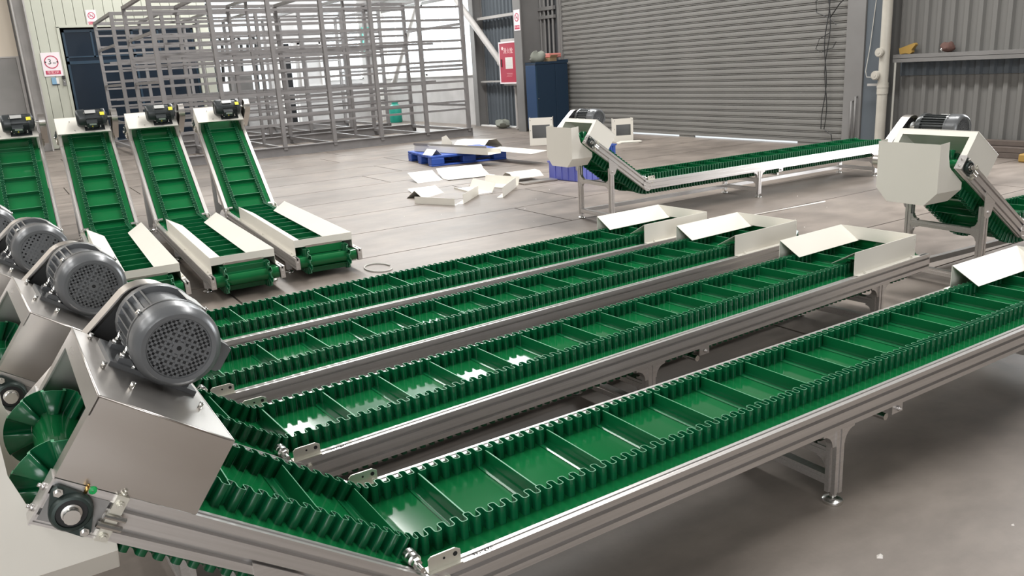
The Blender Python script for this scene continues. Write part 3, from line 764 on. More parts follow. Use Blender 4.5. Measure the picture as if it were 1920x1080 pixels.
    # --- flange bearing, tension plate and rail end plate on each side
    for sd in (1, -1):
        yo = sd*Wd/2
        def bear():
            mb = MB(); a, r1, r2 = .041, .032, .010; cx, cz = -.044, -.041
            # diamond flange: hull of big circle and two small ears on a diagonal
            u = Vector((.79, .61)); pts = []
            for q, rr in ((Vector((0, 0)), r1), (u*a, r2), (-u*a, r2)):
                for i in range(24): pts.append(Vector((cx, cz))+q+Vector((math.cos(i*PI/12), math.sin(i*PI/12)))*rr)
            pts = hull(pts)
            mb.prism([tuple(p) for p in (pts if sd < 0 else pts)], yo, yo+sd*.012, 'y')
            mb.lathe([(.010, .032), (.017, .031), (.021, .028), (.022, .0235), (.016, .023)], (cx, yo, cz), (0, sd, 0), 28)
            return mb
        be = obj('flange_bearing', bear, M['iron'], t, HM, key=K+'bear%d' % sd)
        def bring():
            mb = MB(); cx, cz = -.044, -.041
            mb.lathe([(.0, .023), (.018, .023), (.018, .0155)], (cx, yo, cz), (0, sd, 0), 24)
            return mb
        obj('bearing_seal', bring, M['black'], be, key=K+'seal%d' % sd)
        def bshaft():
            mb = MB(); cx, cz = -.044, -.041
            mb.lathe([(.016, .0155), (.020, .0152), (.0205, .0120), (.026, .0115), (.027, .0100), (.027, .0005)], (cx, yo, cz), (0, sd, 0), 24)
            u = Vector((.79, .61))*.041
            for q in (u, -u): bolt(mb, (cx+q.x, yo+sd*.012, cz+q.y), (0, sd, 0), .0075, .006)
            mb.cyl((-.092, yo+sd*.014, -.034), (-.128, yo+sd*.014, -.034), .0045, 8); mb.cyl((-.088, yo+sd*.013, -.050), (-.128, yo+sd*.013, -.050), .0055, 8)
            return mb
        obj('shaft_collar', bshaft, M['zinc'], be, key=K+'bsh%d' % sd)
        def tens():
            mb = MB().box((-.118, yo, -.078), (-.098, yo+sd*.010, .002))
            for zz in (-.012, -.068): bolt(mb, (-.108, yo+sd*.010, zz), (0, sd, 0), .0065)
            bolt(mb, (-.108, yo+sd*.004, .002), (0, 0, 1), .005)
            return mb
        obj('tension_plate', tens, M['bracket'], t, HM, key=K+'tens%d' % sd)
        def endp():
            mb = MB().box((0, sd*(Wd/2-.032), -.078), (.004, sd*(Wd/2+.010), .001)).box((-.1, yo, -.078), (0.0, yo+sd*.003, -.074)).box((-.1, yo, -.012), (0, yo+sd*.003, 0))
            for zz in (-.022, -.058): bolt(mb, (.004, sd*(Wd/2-.012), zz), (1, 0, 0), .006)
            return mb
        obj('rail_end_plate', endp, M['alu'], t, HM, key=K+'endp%d' % sd)
        obj('rail_pocket', lambda: MB().box((-.094, yo+sd*.0005, -.070), (-.006, yo+sd*.0012, -.014)), M['alu_dark'], t, HM, key=K+'pock%d' % sd)
    # --- discharge chute under the head
    hx, hz = L+li*c, zt+li*sn
    if not B:
        def P3(dx, y, dz): return (hx+dx, y, hz+dz)
        side = [(.135, .065), (.062, .072), (.062, .0), (.047, -.055), (.035, -.070), (-.066, -.150), (-.066, -.185), (.135, -.185)]
        ch = obj('discharge_chute', lambda: MB().sheet([P3(.135, .18, .065), P3(.135, .18, -.185), P3(.135, .11, -.255), P3(.135, -.11, -.255), P3(.135, -.18, -.185), P3(.135, -.18, .065)], .002), M['cream'], t, key=K+'chf')
        for sd in (1, -1):
            obj('side_wall', lambda: MB().sheet([P3(a, sd*.18, b) for a, b in side], .002), M['cream'], ch, key=K+'chs%d' % sd)
            obj('sloped_bottom', lambda: MB().sheet([P3(.135, sd*.18, -.185), P3(-.066, sd*.18, -.185), P3(-.066, sd*.11, -.255), P3(.135, sd*.11, -.255)], .002), M['cream'], ch, key=K+'chb%d' % sd)
        obj('rear_wall', lambda: MB().sheet([P3(-.066, .18, -.150), P3(-.066, -.18, -.150), P3(-.066, -.18, -.185), P3(-.066, -.11, -.255), P3(-.066, .11, -.255), P3(-.066, .18, -.185)], .002), M['cream'], ch, key=K+'chr')
    # --- legs
    def foot_mb():
        mb = MB().lathe([(0.0, .002), (0.0, .030), (.006, .032), (.012, .030), (.016, .022), (.018, .009), (.018, .002)], (0, 0, 0), (0, 0, 1), 24)
        mb.cyl((0, 0, .016), (0, 0, .05), .006, 10); mb.cyl((0, 0, .022), (0, 0, .030), .011, 6)
        return mb
    def leg_pair(x, ztop, kk, beams, gtop=True, zfoot=.036, base=.0):
        for sd in (1, -1):
            y = sd*(Wd/2-.018)
            lg = obj('leg', lambda: post_mb(zfoot, ztop), M['alu'], t, T(x, y, 0), key=kk+'leg')
            obj('levelling_foot', foot_mb, M['zinc'], lg, T(0, 0, 0), key='foot')
            if gtop:
                for sx in (1, -1):
                    def gs():
                        mb = MB(); fillet_gusset(mb, sx*.018, ztop, sx, .055, -.012, .012); return mb
                    obj('corner_gusset', gs, M['alu'], lg, key=kk+'gus%d' % sx)
        for zb in beams:
            def beam():
                mb = MB().box((-.016, -Wd/2+.036, zb-.016), (.016, Wd/2-.036, zb+.016)).box((-.018, -Wd/2+.036, zb-.005), (-.0159, Wd/2-.036, zb+.005)).box((.0159, -Wd/2+.036, zb-.005), (.018, Wd/2-.036, zb+.005))
                return mb
            bm = obj('cross_beam', beam, M['alu'], t, T(x, 0, 0), key=kk+'beam%.2f' % zb)
            for sd in (1, -1):
                for dz in (1, -1):
                    def bg2():
                        mb = MB(); ys = sd*(Wd/2-.036); z1 = zb+dz*.016; s_ = .036
                        pts = [(ys, z1), (ys, z1+dz*s_)]
                        for i in range(6):
                            a = PI/2*i/5; pts.append((ys-sd*(.008+(s_-.008)*(1-math.cos(a))), z1+dz*(s_-(s_-.008)*math.sin(a))))
                        pts.append((ys-sd*s_, z1))
                        if sd*dz > 0: pts = pts[::-1]
                        return mb.prism(pts, -.012, .012, 'x')
                    if zb > .08: obj('beam_gusset', bg2, M['alu'], bm, key=kk+'bg%.2f_%d%d' % (zb, sd, dz))
    if B:
        leg_pair(0.30, z0, 'B1', [], False, .03); leg_pair(1.55, z0, 'B2', [], False, .03)
        xh = L+0.62; zr = zt+0.62*math.tan(th)-RH/c
        leg_pair(xh, zr-.01, 'B3', [.12, .42], False)
    else:
        xt = 0.18 if kind == 'C' else 0.41
        leg_pair(xt, z0, 'Am', [.075, .165]); leg_pair(1.92, z0, 'Am', [.075, .165])
        xh = 3.675 if kind == 'C' else 3.60; zr = zt+(xh-L)*math.tan(th)-RH/c
        leg_pair(xh, zr-.035, kind+'h', [.07, .335], False)
        for sd in (1, -1):
            def piv():
                mb = MB(); yo = sd*(Wd/2); z2 = zr-.034
                u = Vector((c, sn)); nn = Vector((-sn, c)); o = Vector((xh, zr))
                pts = [o+u*.056+nn*.022, o-u*.056+nn*.022]
                pts += [Vector((xh, z2-.028))+Vector((math.cos(a), math.sin(a)))*.034 for a in [PI*1.05+PI*.85*i/12 for i in range(13)]]
                pts = [tuple(p) for p in pts]
                mb.prism(pts if sd < 0 else pts, yo, yo+sd*.004, 'y')
                bolt(mb, (xh, yo+sd*.004, z2-.028), (0, sd, 0), .010, .006)
                return mb
            obj('pivot_plate', piv, M['alu'], t, key=kind+'piv%d' % sd)
        obj('long_brace', lambda: MB().box((xt+.018, -Wd/2+.002, .052), (xh-.018, -Wd/2+.034, .084)).box((xt+.018, -Wd/2+.0005, .063), (xh-.018, -Wd/2+.0021, .073)), M['alu'], t, key=kind+'brace')
        for sd in (1, -1):
            def rb():
                mb = MB().box((1.60, sd*(Wd/2-.012), z0-.034), (1.655, sd*(Wd/2-.008), z0+.002))
                bolt(mb, (1.627, sd*(Wd/2-.008), z0-.018), (0, sd, 0), .008, .010); return mb
            obj('return_roller_bracket', rb, M['alu'], t, key='Arb%d' % sd)
        obj('return_roller', lambda: MB().cyl((1.627, -.215, z0-.018), (1.627, .215, z0-.018), .006, 10).cyl((1.627, -.19, z0-.062), (1.627, .19, z0-.062), .012, 12), M['zinc'], t, key='Arr')
    # --- loading hopper at the tail
    if kind in 'AB':
        xa, xb = (0.085, 0.60) if kind == 'A' else (0.10, 2.02)
        hw, ht = 0.203, zt+.107; tk2 = .002
        hp = obj('loading_hopper', lambda: MB().box((xa, -hw, zt+.055), (xa+tk2, hw, ht)), M['cream'], t, key=K+'hop')
        for sd in (1, -1):
            def wall():
                mb = MB().box((xa, sd*hw, zt+.002), (xb, sd*(hw+tk2), ht)).box((xa, sd*hw, zt+.0005), (xb, sd*(hw+.029), zt+.003))
                for xx in (xa+.06, xb-.06)+(((xa+xb)/2,) if B else ()): bolt(mb, (xx, sd*(hw+.018), zt+.003), (0, 0, 1), .006, .006)
                for zz in (.035, .085): mb.cyl((xa+.012, sd*(hw+tk2), zt+zz), (xa+.012, sd*(hw+tk2+.002), zt+zz), .0035, 8)
                return mb
            obj('side_panel', wall, M['cream'], hp, key=K+'hw%d' % sd)
            def flap():
                yi, zi = sd*.088, zt+.040
                return MB().sheet([(xa+tk2, sd*hw, ht), (xb, sd*hw, ht), (xb-.03 if B else xb+.0, yi, zi), (xa+tk2, yi, zi)], .0018)
            obj('sloped_flap', flap, M['cream'], hp, key=K+'hf%d' % sd)
        obj('end_slope', lambda: MB().sheet([(xa+tk2, -hw+.003, ht-.001), (xa+tk2, hw-.003, ht-.001), (xa+.014, .1, zt+.045), (xa+.014, -.1, zt+.045)], .0016), M['cream'], hp, key=K+'hes')
        def strip():
            mb = MB().box((xa-.003, -.13, zt+.048), (xa-.0005, .13, zt+.062))
            for yy in (-.12, 0, .12): bolt(mb, (xa-.003, yy, zt+.055), (-1, 0, 0), .0045, .003)
            return mb
        obj('clamp_strip', strip, M['steel'], hp, key=K+'hst')
        obj('rubber_skirt', lambda: MB().sheet([(xa-.001, -.125, zt+.05), (xa-.001, .125, zt+.05), (xa-.012, .125, zt-.001), (xa-.012, -.125, zt-.001)], .002), M['belt'], hp, key=K+'hsk')
    return t
def hull(pts):
    pts = sorted({(round(p.x, 6), round(p.y, 6)) for p in pts})
    def half(ps):
        h = []
        for p in ps:
            while len(h) >= 2 and (h[-1][0]-h[-2][0])*(p[1]-h[-2][1])-(h[-1][1]-h[-2][1])*(p[0]-h[-2][0]) <= 0: h.pop()
            h.append(p)
        return h
    a, b = half(pts), half(pts[::-1]); return [Vector(p) for p in a[:-1]+b[:-1]]

GA = 'long conveyors with steel head hoods in the front row'
GB = 'inclined conveyors standing in the left row'
GC = 'conveyors with cream head boxes and chutes at the right'
a4 = conveyor('nearest long green cleated belt conveyor with bare steel hood and grey motor, foreground', GA, 3.883, 1.609, -90.14, 'A', 0.13)
a3 = conveyor('second nearest long green belt conveyor, directly behind the foreground one, white reflection on its belt', GA, 3.80, 2.455, -92.9, 'A', 0.051)
conveyor('third long green belt conveyor from the front, second from the rear of its row', GA, 3.72, 3.101, -93.1, 'A', 0.005)
conveyor('rearmost of the front row of long green belt conveyors, beside open floor', GA, 3.60, 3.654, -92.4, 'A', 0.044)
conveyor('leftmost inclined green conveyor in the left row, partly cut off by the picture edge', GB, 0.044, 5.30, 1.72, 'B', 0.10)
conveyor('second inclined green conveyor from the left, its cream hopper behind the grey motors', GB, 0.631, 5.243, 1.95, 'B', 0.03)
conveyor('third inclined green conveyor from the left with long cream hopper flaps', GB, 1.224, 5.218, 2.11, 'B', 0.07)
conveyor('rightmost inclined green conveyor of the left row, beside the open floor', GB, 1.812, 5.337, 3.42, 'B', 0.12)
conveyor('far green conveyor with cream head box running along in front of the roller shutter', GC, 7.952, 5.413, -88.87, 'C', 0.08)
conveyor('right green conveyor with large cream chute, cut off by the right picture edge', GC, 8.085, 2.285, -86.6, 'C', 0.15)

# paint drop and grease nipple on the nearest bearing, felt-pen scribbles on the rails
def head_m(L=3.29, zt=.328): return T(L+LI*math.cos(TH), 0, zt+LI*math.sin(TH)) @ Matrix.Rotation(-TH, 4, 'Y')
obj('paint_drop', MB().lathe([(0, .0075), (.002, .006), (.003, .001)], (-.061, .2365, -.004), (0, 1, 0), 10), M['greendrop'], a4, head_m())
obj('grease_nipple', MB().cyl((-.050, .245, -.008), (-.049, .246, .004), .003, 8).cyl((-.049, .246, .004), (-.0485, .2465, .008), .002, 8), M['brass'], a4, head_m())
def scribble(cv, x):
    mb = MB(); random.seed(3); px_ = x
    for k in range(7):
        q = [(px_+0.006*i/5+random.uniform(-.001, .001), .223+random.uniform(-.005, .005), .3285) for i in range(6)]
        mb.tube(q, .0009, 4); px_ -= .0075
    obj('pen_scribble', mb, M['ink'], cv)
scribble(a4, 3.17); scribble(a3, 3.17)

# ================================================================== STORAGE RACKS
def rack(label, y0, y1, xs, detail):
    t = thing('storage_rack', label, 'rack', (xs[0], y0, 0), 0, 'grey steel rack frames at the back')
    X = [x-xs[0] for x in xs]; D = y1-y0; Lx = X[-1]; zt = 2.74; w = .034
    for x in X:
        for y in (0, D):
            obj('post', lambda: MB().box((-w, -w, 0.10), (w, w, zt)), M['rack'], t, T(x, y, 0), key='rkpost')
    for y in (0, D):
        obj('base_beam', lambda: MB().box((-.06, -.045, 0), (Lx+.06, .045, .012)).box((-.06, -.045, .15), (Lx+.06, .045, .165)).box((-.06, -.01, .012), (Lx+.06, .0, .15)).box((-.06, -.045, .012), (-.05, .045, .15)).box((Lx+.05, -.045, .012), (Lx+.06, .045, .15)), M['rack'], t, T(0, y, 0), key='rkbase%.2f' % Lx)
        obj('top_beam', lambda: MB().box((-w, -w, 0), (Lx+w, w, .06)), M['rack'], t, T(0, y, zt), key='rktop%.2f' % Lx)
        zs = []
        for k in range(6): zs += [.55+.39*k, .70+.39*k]
        for z in zs:
            if z < 2.70: obj('shelf_rail', lambda: MB().box((0, -.018, -.02), (Lx, .018, .02)), M['rack'], t, T(0, y+(w-.01)*(1 if y == 0 else -1), z), key='rkrail%.2f' % Lx)
    for i, x in enumerate(X):
        obj('top_cross_beam', lambda: MB().box((-.03, 0, 0), (.03, D, .055)), M['rack'], t, T(x, 0, zt+.004), key='rkcx%.2f' % D)
        obj('base_cross_beam', lambda: MB().box((-.03, .03, .09), (.03, D-.03, .15)), M['rack'], t, T(x, 0, 0), key='rkbx%.2f' % D)
    for x in (X[0], X[-1]):
        for z in (.62, 1.4, 2.18):
            obj('end_rung', lambda: MB().box((-.015, 0, -.025), (.015, D, .025)), M['rack'], t, T(x, 0, z), key='rker%.2f' % D)
    # slotted holes on the posts of the front frame
    for y in (D/2,):
        for z in (1.10, 1.87): obj('inner_rail', lambda: MB().box((0, -.02, -.02), (Lx, .02, .02)), M['rack'], t, T(0, y, z), key='rkrail2%.2f' % Lx)
    obj('mid_post', lambda: MB().box((-.025, -.025, .1), (.025, .025, zt)), M['rack'], t, T(X[2], D/2, 0), key='rkmid')
    obj('mid_post', None, M['rack'], t, T(X[4], D/2, 0), key='rkmid')
XS = [2.50, 3.43, 4.40, 5.34, 6.28, 7.257, 8.20]
rack('long grey steel storage rack frame standing nearer, bare floor in front of it', 14.62, 17.25, XS, 1)
rack('grey steel rack frame farther back, seen through the nearer one beside the dark doorway', 18.45, 21.25, [2.43, 3.36, 4.33, 5.27, 6.21, 7.19, 8.13], 0)

# ================================================================== THINGS ALONG THE WALLS
# diagonal tube braces
def tube_thing(name, p, q, r, m, label, cat):
    o = obj(name, MB().cyl(p, q, r, 16).cyl(p, Vector(p)+(Vector(q)-Vector(p))*.03, r*1.25, 12).cyl(Vector(q)-(Vector(q)-Vector(p))*.03, q, r*1.25, 12), m); return tag(o, label, cat)
tube_thing('diagonal_brace', (9.6, 17.9, 3.35), (9.6, 15.45, 1.36), .07, M['column_light'], 'sloping grey steel brace tube running down to behind the red fire cabinet', 'brace')
tube_thing('diagonal_brace', (9.65, 19.25, 3.10), (9.65, 21.3, 1.0), .07, M['column_light'], 'sloping grey steel brace tube behind the racks in front of the bright window', 'brace')
# fire hose cabinet, faces -X
def MX(x, y, z):   # local x -> -Y (to the right seen from the room), local y -> up, local z -> -X (towards the room)
    return Matrix(((0, 0, -1, x), (-1, 0, 0, y), (0, 1, 0, z), (0, 0, 0, 1)))
fc = thing('fire_cabinet', 'red fire hose cabinet with white frame hung beside the grey column', 'fire cabinet', (9.36, 14.82, 0.97))
L0 = MX(0, 0, 0)
obj('cabinet_box', MB().box((-.33, .0, -.22), (.33, .84, -.004), L0), M['white'], fc)
obj('door', MB().bbox((-.315, .022, -.004), (.315, .818, .010), .004, L0), M['red'], fc)
dr = obj('white_frame', MB().box((-.345, -.005, -.006), (-.313, .845, .014), L0).box((.313, -.005, -.006), (.345, .845, .014), L0).box((-.313, -.005, -.006), (.313, .024, .014), L0).box((-.313, .816, -.006), (.313, .845, .014), L0), M['signwhite'], fc)
obj('top_flange', MB().box((-.30, .845, -.2), (.30, .90, -.02), L0).box((-.25, -.04, -.2), (.28, -.005, -.02), L0), M['column_light'], fc)
obj('notice_sheet', MB().box((-.10, .30, .010), (.18, .53, .0125), L0), M['paper'], fc)
obj('notice_lines', (lambda mb=MB(): [mb.box((-.085+.04*(i % 6), .315+.035*(i//6), .0125), (-.058+.04*(i % 6), .338+.035*(i//6), .0132), L0) for i in range(36)] and mb)(), M['label'], fc)['kind'] = 'stuff'
obj('handle', MB().bbox((-.275, .34, .010), (-.235, .50, .024), .006, L0), M['signblack'], fc)
obj('lettering', text_mb('消火栓', .125, L0 @ T(.02, .655, .0108)), M['signpink'], fc)
obj('round_emblem', MB().cyl((-.20, .715, .010), (-.20, .715, .0118), .036, 16, L0), M['signpink'], fc)
obj('small_print', MB().box((-.07, .205, .010), (.16, .208, .0108), L0).box((-.05, .170, .010), (.15, .173, .0108), L0).box((-.08, .145, .010), (.13, .148, .0108), L0), M['signpink'], fc)
sp = obj('standpipe', MB().cyl((9.5, 14.80, 0), (9.5, 14.80, .925), .035, 16).cyl((9.5, 14.80, .02), (9.5, 14.80, .06), .05, 16).cyl((9.5, 14.80, .86), (9.5, 14.80, .90), .045, 16), M['column_light']); tag(sp, 'pale grey vertical pipe rising from floor to underside of red fire cabinet', 'pipe')
# signs
def no_smoking(label, MXX, w, h):
    t = thing('prohibition_sign', label, 'sign'); t.matrix_world = MXX
    obj('sign_plate', MB().box((-w/2, -h/2, 0), (w/2, h/2, .004)), M['signwhite'], t)
    r = w*.36; cy = h*.14
    ring = MB(); n = 32
    lo, li_ = circ(0, cy, r, n), circ(0, cy, r*.80, n)
    vs = [(*p, .0062) for p in lo]+[(*p, .0062) for p in li_]+[(*p, .004) for p in lo]+[(*p, .004) for p in li_]; fs = []
    for i in range(n):
        j = (i+1) % n; fs += [(i, j, n+j, n+i), (2*n+i, 2*n+j, j, i), (3*n+j, 3*n+i, n+i, n+j)]
    ring.add(vs, fs); ring.box((-r*.85, -r*.09, .0045), (r*.85, r*.09, .0064), T(0, cy, 0) @ Matrix.Rotation(rad(-45), 4, 'Z'))
    obj('red_ring', ring, M['signred'], t)
    cg = MB().box((-r*.62, -r*.07, .004), (r*.45, r*.07, .0055), T(0, cy-r*.12, 0)).tube([(r*.45, cy+r*.0, .005), (r*.52, cy+r*.2, .005), (r*.40, cy+r*.32, .005), (r*.48, cy+r*.5, .005)], r*.035, 5)
    obj('cigarette_symbol', cg, M['signblack'], t)
    obj('caption_bar', MB().box((-w*.40, -h*.43, .004), (w*.40, -h*.24, .0055)), M['signred'], t)
    obj('caption', text_mb('禁止吸烟', w*.19, T(0, -h*.335, .006)), M['signpink'], t)
    return t
def MY(x, y, z):   # on the back wall, facing -Y: local x -> +X, local y -> up, local z -> -Y
    return Matrix(((1, 0, 0, x), (0, 0, -1, y), (0, 1, 0, z), (0, 0, 0, 1)))
no_smoking('small white no smoking sign on grey column beside the shutter', MX(9.295, 14.31, 2.20), .225, .40)
no_smoking('white no smoking sign on pale green wall above the dark doorway', MY(2.53, YW-.03, 2.99), .22, .36)
ws = thing('width_limit_sign', 'white 3 m width limit sign with red ring on pale green wall', 'sign'); ws.matrix_world = MY(1.50, YW-.035, 1.965)
w_, h_ = .40, .54
obj('sign_plate', MB().bbox((-w_/2, -h_/2, 0), (w_/2, h_/2, .006), .002), M['signwhite'], ws)
def ringm():
    mb = MB(); n = 40; r = .148; lo, li_ = circ(0, .055, r, n), circ(0, .055, r*.865, n)
    vs = [(*p, .009) for p in lo]+[(*p, .009) for p in li_]+[(*p, .006) for p in lo]+[(*p, .006) for p in li_]; fs = []
    for i in range(n):
        j = (i+1) % n; fs += [(i, j, n+j, n+i), (2*n+i, 2*n+j, j, i), (3*n+j, 3*n+i, n+i, n+j)]
    return mb.add(vs, fs)
obj('red_ring', ringm(), M['signred'], ws)
obj('arrow_wedges', MB().prism([(-.138, .085), (-.138, .025), (-.100, .055)], .006, .0093, 'z').prism([(.138, .025), (.138, .085), (.100, .055)], .006, .0093, 'z'), M['signblack'], ws)
obj('number', text_mb('3', .17, T(-.035, .058, .0075)), M['signblack'], ws)
obj('unit', text_mb('m', .085, T(.058, .033, .0075)), M['signblack'], ws)
obj('caption_bar', MB().box((-.155, -.225, .006), (.155, -.14, .009)), M['signred'], ws)
obj('caption', text_mb('限宽3米', .072, T(0, -.183, .0095)), M['signpink'], ws)
# small fittings below that sign
ntc = thing('notice_holder', 'pale blue notice holder below the 3 m sign', 'holder', (1.50, YW-.035, 1.60))
obj('holder_plate', MB().bbox((-.07, -.012, -.10), (.03, 0, .07), .004), M['bluetag'], ntc)
obj('card', MB().box((.03, -.008, -.08), (.08, 0, .06)), M['paper'], ntc)
obj('lip', MB().box((-.07, -.02, -.10), (.085, 0, -.085)), M['navy_frame'], ntc)
psw = thing('push_switch', 'small grey push button switch beside the dark doorway', 'switch', (1.69, YW-.03, 1.60))
obj('switch_body', MB().bbox((-.03, -.03, -.13), (.03, 0, .01), .004), M['column'], psw); obj('switch_head', MB().bbox((-.03, -.035, .02), (.03, 0, .10), .004), M['signblack'], psw); obj('button', MB().cyl((0, -.03, -.04), (0, -.042, -.04), .012, 12), M['label'], psw)

# tool cabinet with oddments on top
tc = thing('tool_cabinet', 'dark blue tool cabinet on castors beside the roller shutter', 'cabinet', (9.08, 13.40, 0))
obj('body', MB().bbox((0.0, 0.012, .085), (.76, .36, 1.33), .004), M['cabinet'], tc)
obj('front_door', MB().bbox((-.012, 0.012, .10), (0.0, .35, 1.31), .003), M['cabinet_side'], tc)
sdp = obj('side_panel', MB().bbox((0.02, 0, .10), (.45, .012, 1.31), .003).bbox((.46, 0, .10), (.755, .012, 1.31), .003), M['cabinet'], tc)
obj('edge_strip', MB().box((-.006, -.004, .09), (.018, .010, 1.30)), M['navy_frame'], tc)
obj('top_tray', MB().box((-.01, -.005, 1.33), (.77, .0, 1.37)).box((-.01, .355, 1.33), (.77, .36, 1.37)).box((-.01, 0, 1.33), (-.005, .36, 1.36)).box((.765, 0, 1.33), (.77, .36, 1.39)), M['cabinet'], tc)
obj('lock', MB().cyl((.03, -.012, .68), (.03, 0.0, .68), .010, 10), M['zinc'], tc)
for xx in (.06, .68):
    for yy in (.06, .30):
        cs = obj('castor', MB().cyl((xx, yy-.014, .04), (xx, yy+.014, .04), .04, 16), M['label'], tc); obj('fork', MB().box((xx-.02, yy-.02, .04), (xx+.02, yy-.016, .09)).box((xx-.02, yy+.016, .04), (xx+.02, yy+.02, .09)).box((xx-.025, yy-.025, .08), (xx+.025, yy+.025, .09)), M['column'], cs)
def lump(name, c, r, m, label, cat, seed):
    random.seed(seed); mb = MB(); n, k = 14, 7; vs = []; fs = []
    for a in range(k+1):
        ph = PI*a/k
        for i in range(n):
            t_ = 2*PI*i/n; f = 1+.22*math.sin(3*t_+seed)*math.sin(2*ph)+random.uniform(-.08, .08)
            vs.append((r[0]*math.sin(ph)*math.cos(t_)*f, r[1]*math.sin(ph)*math.sin(t_)*f, max(0, r[2]*(1+math.cos(ph))*.5*f)))
    for a in range(k):
        for i in range(n): j = (i+1) % n; fs.append((a*n+i, a*n+n+i, a*n+n+j, a*n+j))
    mb.add(vs, fs, None, True); o = obj(name, mb, m); o.location = c; return tag(o, label, cat)
lump('cloth_bag', (9.245, 13.57, 1.336), (.16, .14, .22), M['cloth'], 'crumpled grey cloth bag on top of the blue tool cabinet', 'bag', 4)
bx = thing('cardboard_box', 'open brown cardboard box on top of the tool cabinet', 'box', (9.50, 13.50, 1.336), .1)
obj('carton', MB().box((-.08, -.07, 0), (.10, .09, .10)), M['card'], bx); obj('flap', MB().sheet([(-.08, -.07, .10), (.10, -.07, .10), (.10, -.12, .15), (-.08, -.12, .15)], .004), M['card'], bx)
pk = obj('printed_packet', MB().bbox((-.17, -.08, 0), (.17, .10, .085), .015), M['pinkbox']); pk.location = (9.60, 13.56, 1.437); pk.rotation_euler = (0, 0, .15); tag(pk, 'pink and red printed packet lying on the cardboard box', 'packet')
# conduit tubes left of the shutter
cb = thing('conduit_bundle', 'row of four vertical grey conduits beside the shutter above tool cabinet', 'conduit', (XW-.06, 14.05, 1.34))
for k in range(4):
    o = obj('conduit', lambda: MB().cyl((0, 0, 0), (0, 0, 2.2), .024, 10), M['column'], cb, T(0, -.21+.14*k, 0), key='cond')
obj('saddle', MB().box((-.03, -.27, .86), (.03, .27, .92)).box((-.035, -.27, 1.02), (.03, .27, 1.09)), M['column'], cb)
# downpipe with round boxes, right of the shutter
dp = thing('downpipe', 'ivory plastic downpipe right of the roller shutter with two round boxes', 'pipe', (9.70, 6.45, 0))
obj('pipe_tube', MB().cyl((0, 0, 0), (0, 0, 5.5), .062, 20), M['pipe'], dp); obj('coupling', MB().cyl((0, 0, .72), (0, 0, .86), .069, 20).cyl((0, 0, .80), (0, 0, .82), .072, 20), M['pipe'], dp)
obj('pipe_bracket', MB().box((-.005, .05, .82), (.02, .22, .85)).cyl((0, 0, .815), (0, 0, .855), .068, 16), M['column_light'], dp)
for zz, yy in ((1.235, .018), (.955, .055)):
    jb = obj('junction_box', MB().cyl((-.055, yy, zz), (-.10, yy, zz), .056, 20), M['pipe'], dp); obj('box_cover', MB().cyl((-.10, yy, zz), (-.108, yy, zz), .045, 20).cyl((-.108, yy, zz), (-.112, yy, zz), .018, 12), M['pipe'], jb)
obj('drooping_cable', MB().tube([(.16, .25, 2.6), (.16, .27, 1.9), (.14, .31, 1.3), (.12, .34, 1.0), (.08, .29, .93), (0, .17, .93), (-.07, .10, .94)], .006, 6), M['cable_w'], dp)
tag(obj('thin_conduit', MB().cyl((9.80, 6.36, 0), (9.80, 6.36, 1.10), .014, 10), M['cable_w']), 'thin pale conduit standing right of the ivory downpipe', 'conduit')
# cables and chain on the shutter
random.seed(11)
def wire(pts, r, m): return MB().tube(pts, r, 5)
wm = thing('hanging_cables', 'tangle of black cables hanging down the shutter near its right end', 'cable', (XW-.02, 7.42, 0))
for k in range(3):
    q = []
    for i in range(15):
        z = 2.4-i*.155; q.append((-.02-.004*k, .03*math.sin(i*.9+k*2)+.02*k, z))
    if k < 2: obj('cable_strand', wire(q if k else q+[(-.02, -.12, .16), (-.02, -.15, .04)], .007, 0), M['cable'], wm)
obj('cable_strand', wire([(-.02, .0, 2.1), (-.02, .22, 1.95), (-.02, .20, 1.80), (-.02, .0, 1.72), (-.02, -.12, 1.62)], .006, 0), M['cable'], wm)
obj('cable_strand', wire([(-.02, -.02, 1.52), (-.02, .14, 1.45), (-.02, .19, 1.32), (-.02, .10, 1.27), (-.02, .04, 1.30), (-.02, -.08, 1.32), (-.02, -.13, 1.40)], .006, 0), M['cable'], wm)
obj('cable_strand', wire([(-.02, -.02, 1.72), (-.03, -.16, 1.88), (-.05, -.30, 1.98), (-.05, -.42, 2.02)], .008, 0), M['cable'], wm)
for k, (yy, z1) in enumerate(((6.97, .62), (6.91, .68))):
    tag(obj('wall_rod', MB().cyl((XW-.09, yy, 0.02), (XW-.09, yy-.0, z1), .013, 8).cyl((XW-.09, yy, z1), (XW-.05, yy, z1), .014, 8), M['column']), ('shorter' if k == 0 else 'taller')+' grey rod standing against the pillar right of the shutter', 'rod')
# oddments on the ledge of the right wall
yt = thing('ochre_fitting', 'bent ochre yellow fitting lying on the wall ledge by the downpipe', 'fitting', (XW-.02, 6.24, 1.197))
obj('tool_body', MB().prism([(-.10, .0), (-.02, .01), (.03, -.0), (.06, .02), (.05, .05), (.10, .11), (.08, .13), (-.02, .10), (-.12, .07)][::-1], -.03, .03, 'x', Matrix.Rotation(PI, 4, 'Z')), M['orange'], yt)
obj('trigger', MB().box((-.02, -.03, .0), (.02, .02, .035)), M['brown'], yt)
bn = lump('brown_bundle', (XW-.02, 5.74, 1.197), (.05, .09, .11), M['brown'], 'small brown bundle on the wall ledge, a shiny tip at its foot', 'bundle', 9)
obj('shiny_tip', MB().lathe([(0, .0), (.01, .02), (.03, .024), (.045, .0)], (0, 0.05, .035), (-.8, .6, 0), 12), M['zinc'], bn)
